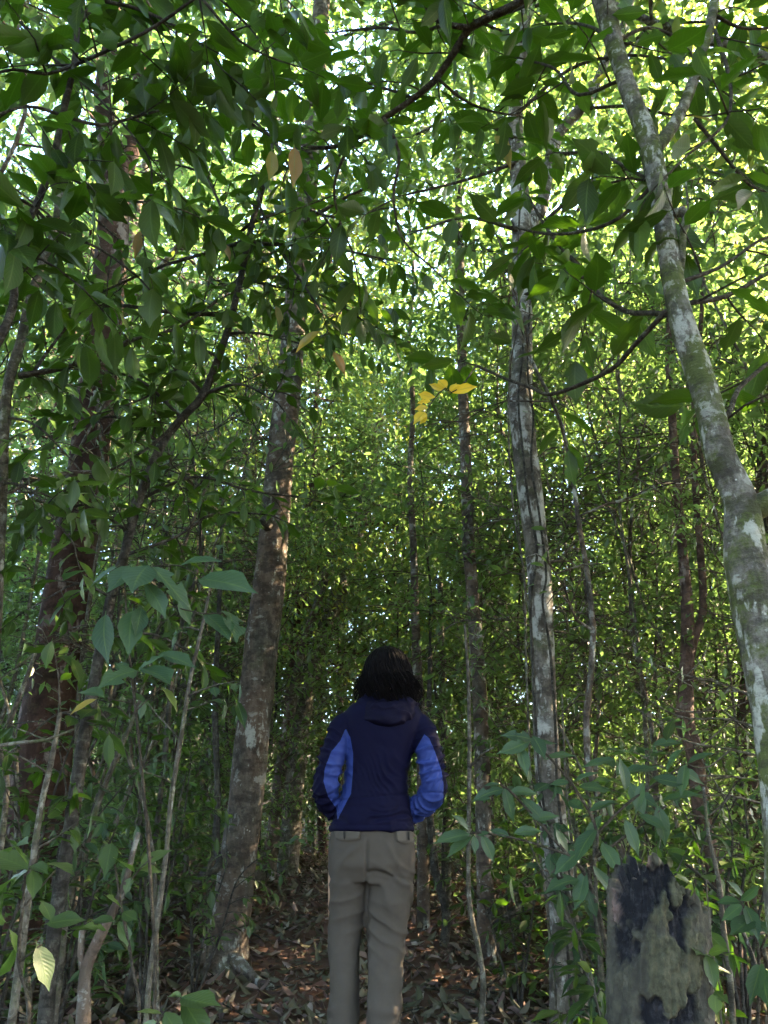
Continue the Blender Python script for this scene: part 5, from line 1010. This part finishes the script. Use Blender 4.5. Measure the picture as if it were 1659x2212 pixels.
plant('broad_leaf_sapling', 'sapling with large dull green leaves between the person and the charred stump',
      [[(1345, 2260, Y, 13), (1310, 2050, Y, 12), (1270, 1900, Y, 10), (1225, 1845, Y, 8), (1150, 1760, Y, 6), (1098, 1705, Y - .05, 5), (1080, 1695, Y - .05, 4)], [(1225, 1845, Y, 6), (1130, 1815, Y, 5), (1050, 1800, Y, 4), (1015, 1800, Y, 4)], [(1270, 1900, Y, 8), (1290, 1800, Y, 7), (1240, 1700, Y, 6), (1190, 1640, Y, 5), (1150, 1600, Y, 4)], [(1290, 1800, Y, 7), (1350, 1740, Y, 6), (1420, 1690, Y, 5), (1480, 1650, Y, 4)], [(1290, 1850, Y, 7), (1360, 1800, Y, 6), (1440, 1740, Y, 5)]],
      [((1088, 1705), (1024, 1724), Y), ((1090, 1700), (1107, 1772), Y), ((1080, 1695), (1048, 1692), Y), ((1100, 1712), (1160, 1706), Y), ((1016, 1802), (946, 1808), Y), ((1018, 1806), (968, 1846), Y), ((1012, 1795), (988, 1758), Y), ((1024, 1804), (1026, 1842), Y), ((1032, 1804), (1056, 1796), Y), ((1040, 1803), (1066, 1860), Y), ((1110, 1800), (1168, 1790), Y), ((1100, 1806), (1060, 1790), Y),
       ((1150, 1598), (1088, 1584), Y), ((1146, 1600), (1080, 1622), Y), ((1152, 1590), (1176, 1630), Y), ((1120, 1612), (1140, 1664), Y), ((1140, 1660), (1148, 1690), Y), ((1150, 1606), (1200, 1600), Y), ((1230, 1690), (1190, 1690), Y), ((1250, 1700), (1320, 1700), Y), ((1240, 1690), (1290, 1660), Y), ((1180, 1640), (1240, 1630), Y),
       ((1200, 1790), (1230, 1850), Y), ((1180, 1780), (1130, 1720), Y), ((1250, 1840), (1200, 1880), Y), ((1265, 1880), (1240, 1960), Y), ((1250, 1900), (1185, 1915), Y), ((1280, 1870), (1330, 1930), Y), ((1150, 1770), (1205, 1760), Y), ((1300, 1760), (1265, 1810), Y), ((1270, 1920), (1290, 1980), Y)] +
      [((1330 + a, 1730 + b), (1330 + a + c, 1730 + b + d), Y + e) for a, b, c, d, e in ((0, 0, -60, 20, 0), (20, -20, 0, -70, 0), (30, -20, 60, 30, .1), (60, -40, -20, 60, 0), (80, -50, 70, 10, 0), (110, -60, 20, -60, .1), (130, -70, 60, 30, 0), (150, -80, -10, 60, 0), (155, -80, 50, -30, 0), (20, 40, 30, 70, 0), (50, 30, 60, 30, 0), (90, 10, 20, 80, 0), (-40, 60, -50, 50, 0), (-30, 90, 40, 60, 0), (100, 0, 80, -20, 0), (60, 30, -30, -70, 0), (-20, 10, -60, -30, .1), (40, -100, -60, -20, .2), (80, -120, 60, -10, .2), (0, -90, -70, 10, .2), (110, -130, 10, -50, .2), (20, -60, 70, -20, .1))],
      'leaf_cool', seed=3, cat='sapling')
Y = 1.75
plant('seedling', 'leafy seedling with toothed bright leaves at the lower left edge', [[(60, 2260, Y, 9), (40, 2080, Y, 8), (50, 1950, Y, 6), (55, 1890, Y, 5), (70, 1868, Y, 4)], [(50, 1960, Y, 5), (120, 1880, Y, 4)], [(40, 2080, Y, 5), (90, 2040, Y, 4)]],
      [((60, 1878), (-30, 1830), Y), ((62, 1880), (5, 1915), Y), ((66, 1870), (98, 1872), Y), ((70, 1880), (72, 1935), Y), ((60, 1868), (20, 1810), Y), ((94, 1868), (158, 1858), Y), ((40, 1890), (-20, 1930), Y), ((30, 2050), (-10, 2120), Y), ((38, 2060), (24, 2010), Y), ((80, 2040), (112, 2130), Y), ((100, 1996), (178, 1984), Y), ((110, 1990), (90, 1945), Y), ((20, 1840), (45, 1800), Y), ((10, 1990), (-30, 1960), Y)], 'leaf_mid', seed=5, wk=1.25)
Y = 2.1
plant('seedling', 'seedling with one upright rounded leaf and ragged leaves beside it', [[(300, 2250, Y, 8), (285, 2080, Y, 7), (262, 1960, Y, 6), (250, 1880, Y, 5), (236, 1822, Y, 4)], [(262, 1930, Y, 5), (300, 1880, Y, 4), (330, 1850, Y, 3)]],
      [((240, 1822), (228, 1878), Y), ((238, 1826), (215, 1850), Y), ((300, 1876), (362, 1828), Y), ((300, 1880), (350, 1872), Y), ((285, 1895), (270, 1930), Y), ((290, 1885), (250, 1850), Y), ((262, 1960), (232, 1930), Y), ((255, 1990), (275, 2040), Y), ((245, 1990), (200, 1980), Y), ((230, 2010), (185, 1995), Y), ((265, 1970), (295, 1985), Y)], 'leaf_mid', seed=6, wk=1.35)
Y = 1.6
plant('palmate_leaf_spray', 'spray of large grey-green toothed leaves in front of the left thicket', [[(330, 2260, Y, 8), (325, 1900, Y, 7), (300, 1600, Y, 6), (278, 1400, Y, 5), (268, 1230, Y, 4)], [(268, 1250, Y, 4), (330, 1224, Y, 3), (388, 1222, Y, 3), (440, 1250, Y, 2)], [(278, 1400, Y, 4), (330, 1310, Y, 3), (440, 1326, Y, 3), (500, 1322, Y, 2)], [(290, 1520, Y, 4), (296, 1450, Y, 3)], [(290, 1520, Y, 3), (230, 1508, Y, 3)], [(290, 1540, Y, 3), (346, 1484, Y, 3)], [(276, 1390, Y, 3), (230, 1326, Y, 2)]],
      [((184, 1232), (138, 1246), Y), ((252, 1225), (184, 1268), Y), ((279, 1222), (236, 1270), Y), ((320, 1222), (288, 1268), Y), ((328, 1222), (420, 1302), Y), ((388, 1222), (468, 1197), Y), ((429, 1252), (528, 1241), Y), ((386, 1296), (413, 1342), Y), ((313, 1259), (354, 1327), Y), ((228, 1327), (218, 1404), Y), ((286, 1320), (283, 1383), Y), ((306, 1314), (303, 1352), Y), ((442, 1327), (492, 1372), Y), ((497, 1324), (521, 1366), Y), ((296, 1449), (224, 1471), Y), ((283, 1446), (247, 1431), Y), ((300, 1446), (342, 1411), Y), ((341, 1412), (416, 1437), Y), ((306, 1444), (362, 1468), Y), ((225, 1506), (172, 1479), Y), ((347, 1483), (387, 1523), Y, 'leaf_mid')], 'leaf_cool', seed=7, wk=1.1, Yt=-.1)
Y = 1.5
plant('seedling', 'seedling of three long shiny leaves at the bottom edge left of the tall trunk', [[(330, 2330, Y, 6), (330, 2225, Y, 5), (360, 2180, Y, 4), (392, 2154, Y, 3)]], [((392, 2154), (468, 2164), Y), ((394, 2158), (448, 2232), Y), ((356, 2186), (402, 2262), Y), ((350, 2190), (300, 2180), Y), ((340, 2210), (270, 2240), Y), ((392, 2154), (360, 2140), Y)], 'leaf_mid', seed=8, wk=.9)
Y = 2.6
plant('ragged_shrub', 'shrub with drooping dull leaves at the right edge beside the charred stump', [[(1640, 2260, Y, 8), (1640, 2100, Y, 7), (1630, 2000, Y, 6), (1600, 1950, Y, 4)], [(1640, 2060, Y, 5), (1680, 1960, Y, 4)]],
      [((1600, 1950), (1548, 1940), Y), ((1604, 1954), (1560, 1985), Y), ((1610, 1956), (1640, 2020), Y), ((1620, 1960), (1700, 1940), Y), ((1625, 1980), (1580, 2010), Y), ((1630, 1990), (1690, 2030), Y), ((1600, 1945), (1640, 1920), Y), ((1650, 2090), (1660, 2170), Y), ((1645, 2080), (1620, 2150), Y), ((1650, 2000), (1600, 1990), Y), ((1605, 1940), (1580, 1900), Y)], 'leaf_cool', seed=9, wk=1.1)
Y = 2.3
plant('seedling', 'small lime green seedling with heart-shaped leaves clinging right of the charred stump', [[(1562, 2250, Y, 5), (1556, 2140, Y, 4), (1540, 2060, Y, 3), (1530, 1960, Y, 3), (1524, 1880, Y, 2)]], [((1526, 2062), (1546, 2124), Y), ((1530, 2060), (1560, 2044), Y), ((1528, 2066), (1510, 2050), Y), ((1545, 2140), (1572, 2160), Y), ((1546, 2144), (1548, 2190), Y), ((1540, 2130), (1532, 2105), Y), ((1524, 1880), (1494, 1868), Y), ((1520, 1890), (1540, 1900), Y), ((1495, 1910), (1480, 1940), Y), ((1490, 1905), (1462, 1890), Y, 'far_yellow')], 'leaf_mid', seed=10, wk=1.5, mat='bark_pale')
plant('seedling', 'single leaf seedling with a yellow-green leaf at the bottom left of the stump', [[(1300, 2280, Y, 4), (1290, 2200, Y, 3)], [(1310, 2260, Y, 3), (1276, 2095, Y, 3)]], [((1290, 2200), (1284, 2270), Y), ((1276, 2096), (1252, 2078), Y), ((1290, 2195), (1310, 2225), Y)], 'far_yellow', seed=12, wk=1.5, mat='bark_pale')
# leafy shrubs filling the sides
def shrub(px, top, Y, nst, leaf, lm, label, seed):
    rg = np.random.RandomState(seed); b = P(px, 2000, Y); root = np.array([b[0], Y, gz1(b[0], Y)]); t = thing('leafy_shrub', root, label, 'shrub', 'leafy shrubs beside the path'); g = Growth(seed, leaf)
    zt = P(px, top, Y)[2]
    for i in range(nst):
        a = rg.uniform(0, 6.28); r = rg.uniform(.12, .45); h = (zt - root[2]) * rg.uniform(.6, 1.0); d = np.array([math.cos(a) * r, math.sin(a) * r * .7, h])
        rw = np.array([[*(root + [0, 0, -.04]), .008], [*(root + d * [.3, .3, .4]), .007], [*(root + d * [.6, .6, .75] + rg.normal(0, .03, 3)), .005], [*(root + d), .003]])
        mb = MB(); mb.tube(rw, 6, .06, .1, seed, 20); g.along(mb, rw, .10, .22, 6, .3, .35, .4); build(mb, 'stem', M['bark_dark'], t, root)
    finish_leaves(g, t, root, lm, 220, seed)
for q in ((150, 1560, 3.7, 5, .085, 'leaf_cool', 'leafy shrub behind the crossing stems, at the foot of the dark leaning sapling'), (330, 1600, 4.3, 5, .09, 'leaf_dark', 'leafy shrub left of the twisted woody vine'), (20, 1480, 3.3, 4, .10, 'leaf_dark', 'leafy shrub at the left edge in front of the red forked tree'), (430, 1690, 4.9, 4, .08, 'leaf_mid', 'low leafy shrub close to the left side of the tall patchy trunk'), (1290, 1560, 3.6, 5, .10, 'leaf_cool', 'leafy shrub between the vine-wrapped trunk and the charred stump'), (1420, 1600, 3.5, 5, .095, 'leaf_dark', 'leafy shrub rising behind the charred stump'), (1570, 1580, 3.7, 5, .09, 'leaf_cool', 'leafy shrub between the red-barked tree and the mossy tree'), (1110, 1760, 4.8, 4, .085, 'leaf_dark', 'low leafy shrub between the slim trunk and the vine-wrapped trunk'), (1330, 1830, 3.0, 4, .10, 'leaf_dark', 'low shrub with dark leaves touching the left side of the charred stump')): shrub(*q, seed=int(q[0] + q[1]))
# yellow and orange leaves hanging in the canopy: loose leaves caught on the twigs
rg = np.random.RandomState(14)
for b, tip, Yq, lm, lab in (((587, 325), (582, 382), 2.1, 'leaf_yellow', 'mottled yellow leaf hanging below the arching branch, left of the brown one'), ((636, 318), (644, 378), 2.1, 'leaf_orange', 'browning yellow leaf hanging below the arching branch, right of the mottled one'), ((128, 470), (84, 500), 2.6, 'leaf_orange', 'orange leaf caught by the pale stem at the upper left'), ((306, 498), (292, 544), 2.8, 'leaf_orange', 'bright orange leaf hanging among the dark leaves left of the tall trunk'), ((596, 660), (604, 700), 2.9, 'leaf_yellow', 'yellow leaf hanging in front of the pale part of the tall trunk'), ((690, 715), (640, 748), 2.7, 'leaf_yellow', 'yellowish leaf slanting in front of the tall trunk'), ((720, 760), (745, 800), 2.7, 'leaf_orange', 'pale orange leaf right of the tall trunk'), ((1490, 250), (1540, 262), 1.8, 'leaf_yellow', 'yellow-green leaf between the two limbs of the mossy tree'), ((1070, 290), (1105, 345), 2.3, 'leaf_yellow', 'yellowing leaf in front of the vine-wrapped trunk'), ((208, 1510), (152, 1534), 2.2, 'leaf_yellow', 'yellow leaf lit among the stems at left'), ((480, 525), (498, 552), 2.9, 'leaf_orange', 'small orange leaf on the level branch')):
    o = leaf_px(None, np.zeros(3), b, tip, Yq, Yq - .02, lm, rg, k=(5, 1, 3)[int(rg.randint(0, 3))], name='hanging_leaf', width=.85); tag(o, lab, 'leaf')
# fan of yellow leaves beside the slim trunk, sunlight painted as bright gold
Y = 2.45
plant('yellow_leaf_spray', 'small fan of yellow leaves, sun glow painted in, hanging left of the vine-wrapped trunk', [[(1030, 790, 2.79, 4), (1022, 800, 2.7, 4), (1000, 830, Y, 3), (975, 848, Y, 3), (962, 838, Y, 3), (935, 865, Y, 3), (920, 895, Y, 2)]], [((975, 848), (1026, 836), Y), ((972, 846), (985, 826), Y), ((970, 846), (1000, 832), Y), ((930, 868), (900, 868), Y), ((925, 880), (896, 884), Y), ((920, 895), (908, 914), Y), ((918, 890), (898, 905), Y), ((940, 858), (905, 850), Y), ((965, 840), (945, 818), Y), ((958, 842), (930, 830), Y)], 'leaf_sunglow', seed=15, wk=1.1, mat='bark_dark', ground=False)
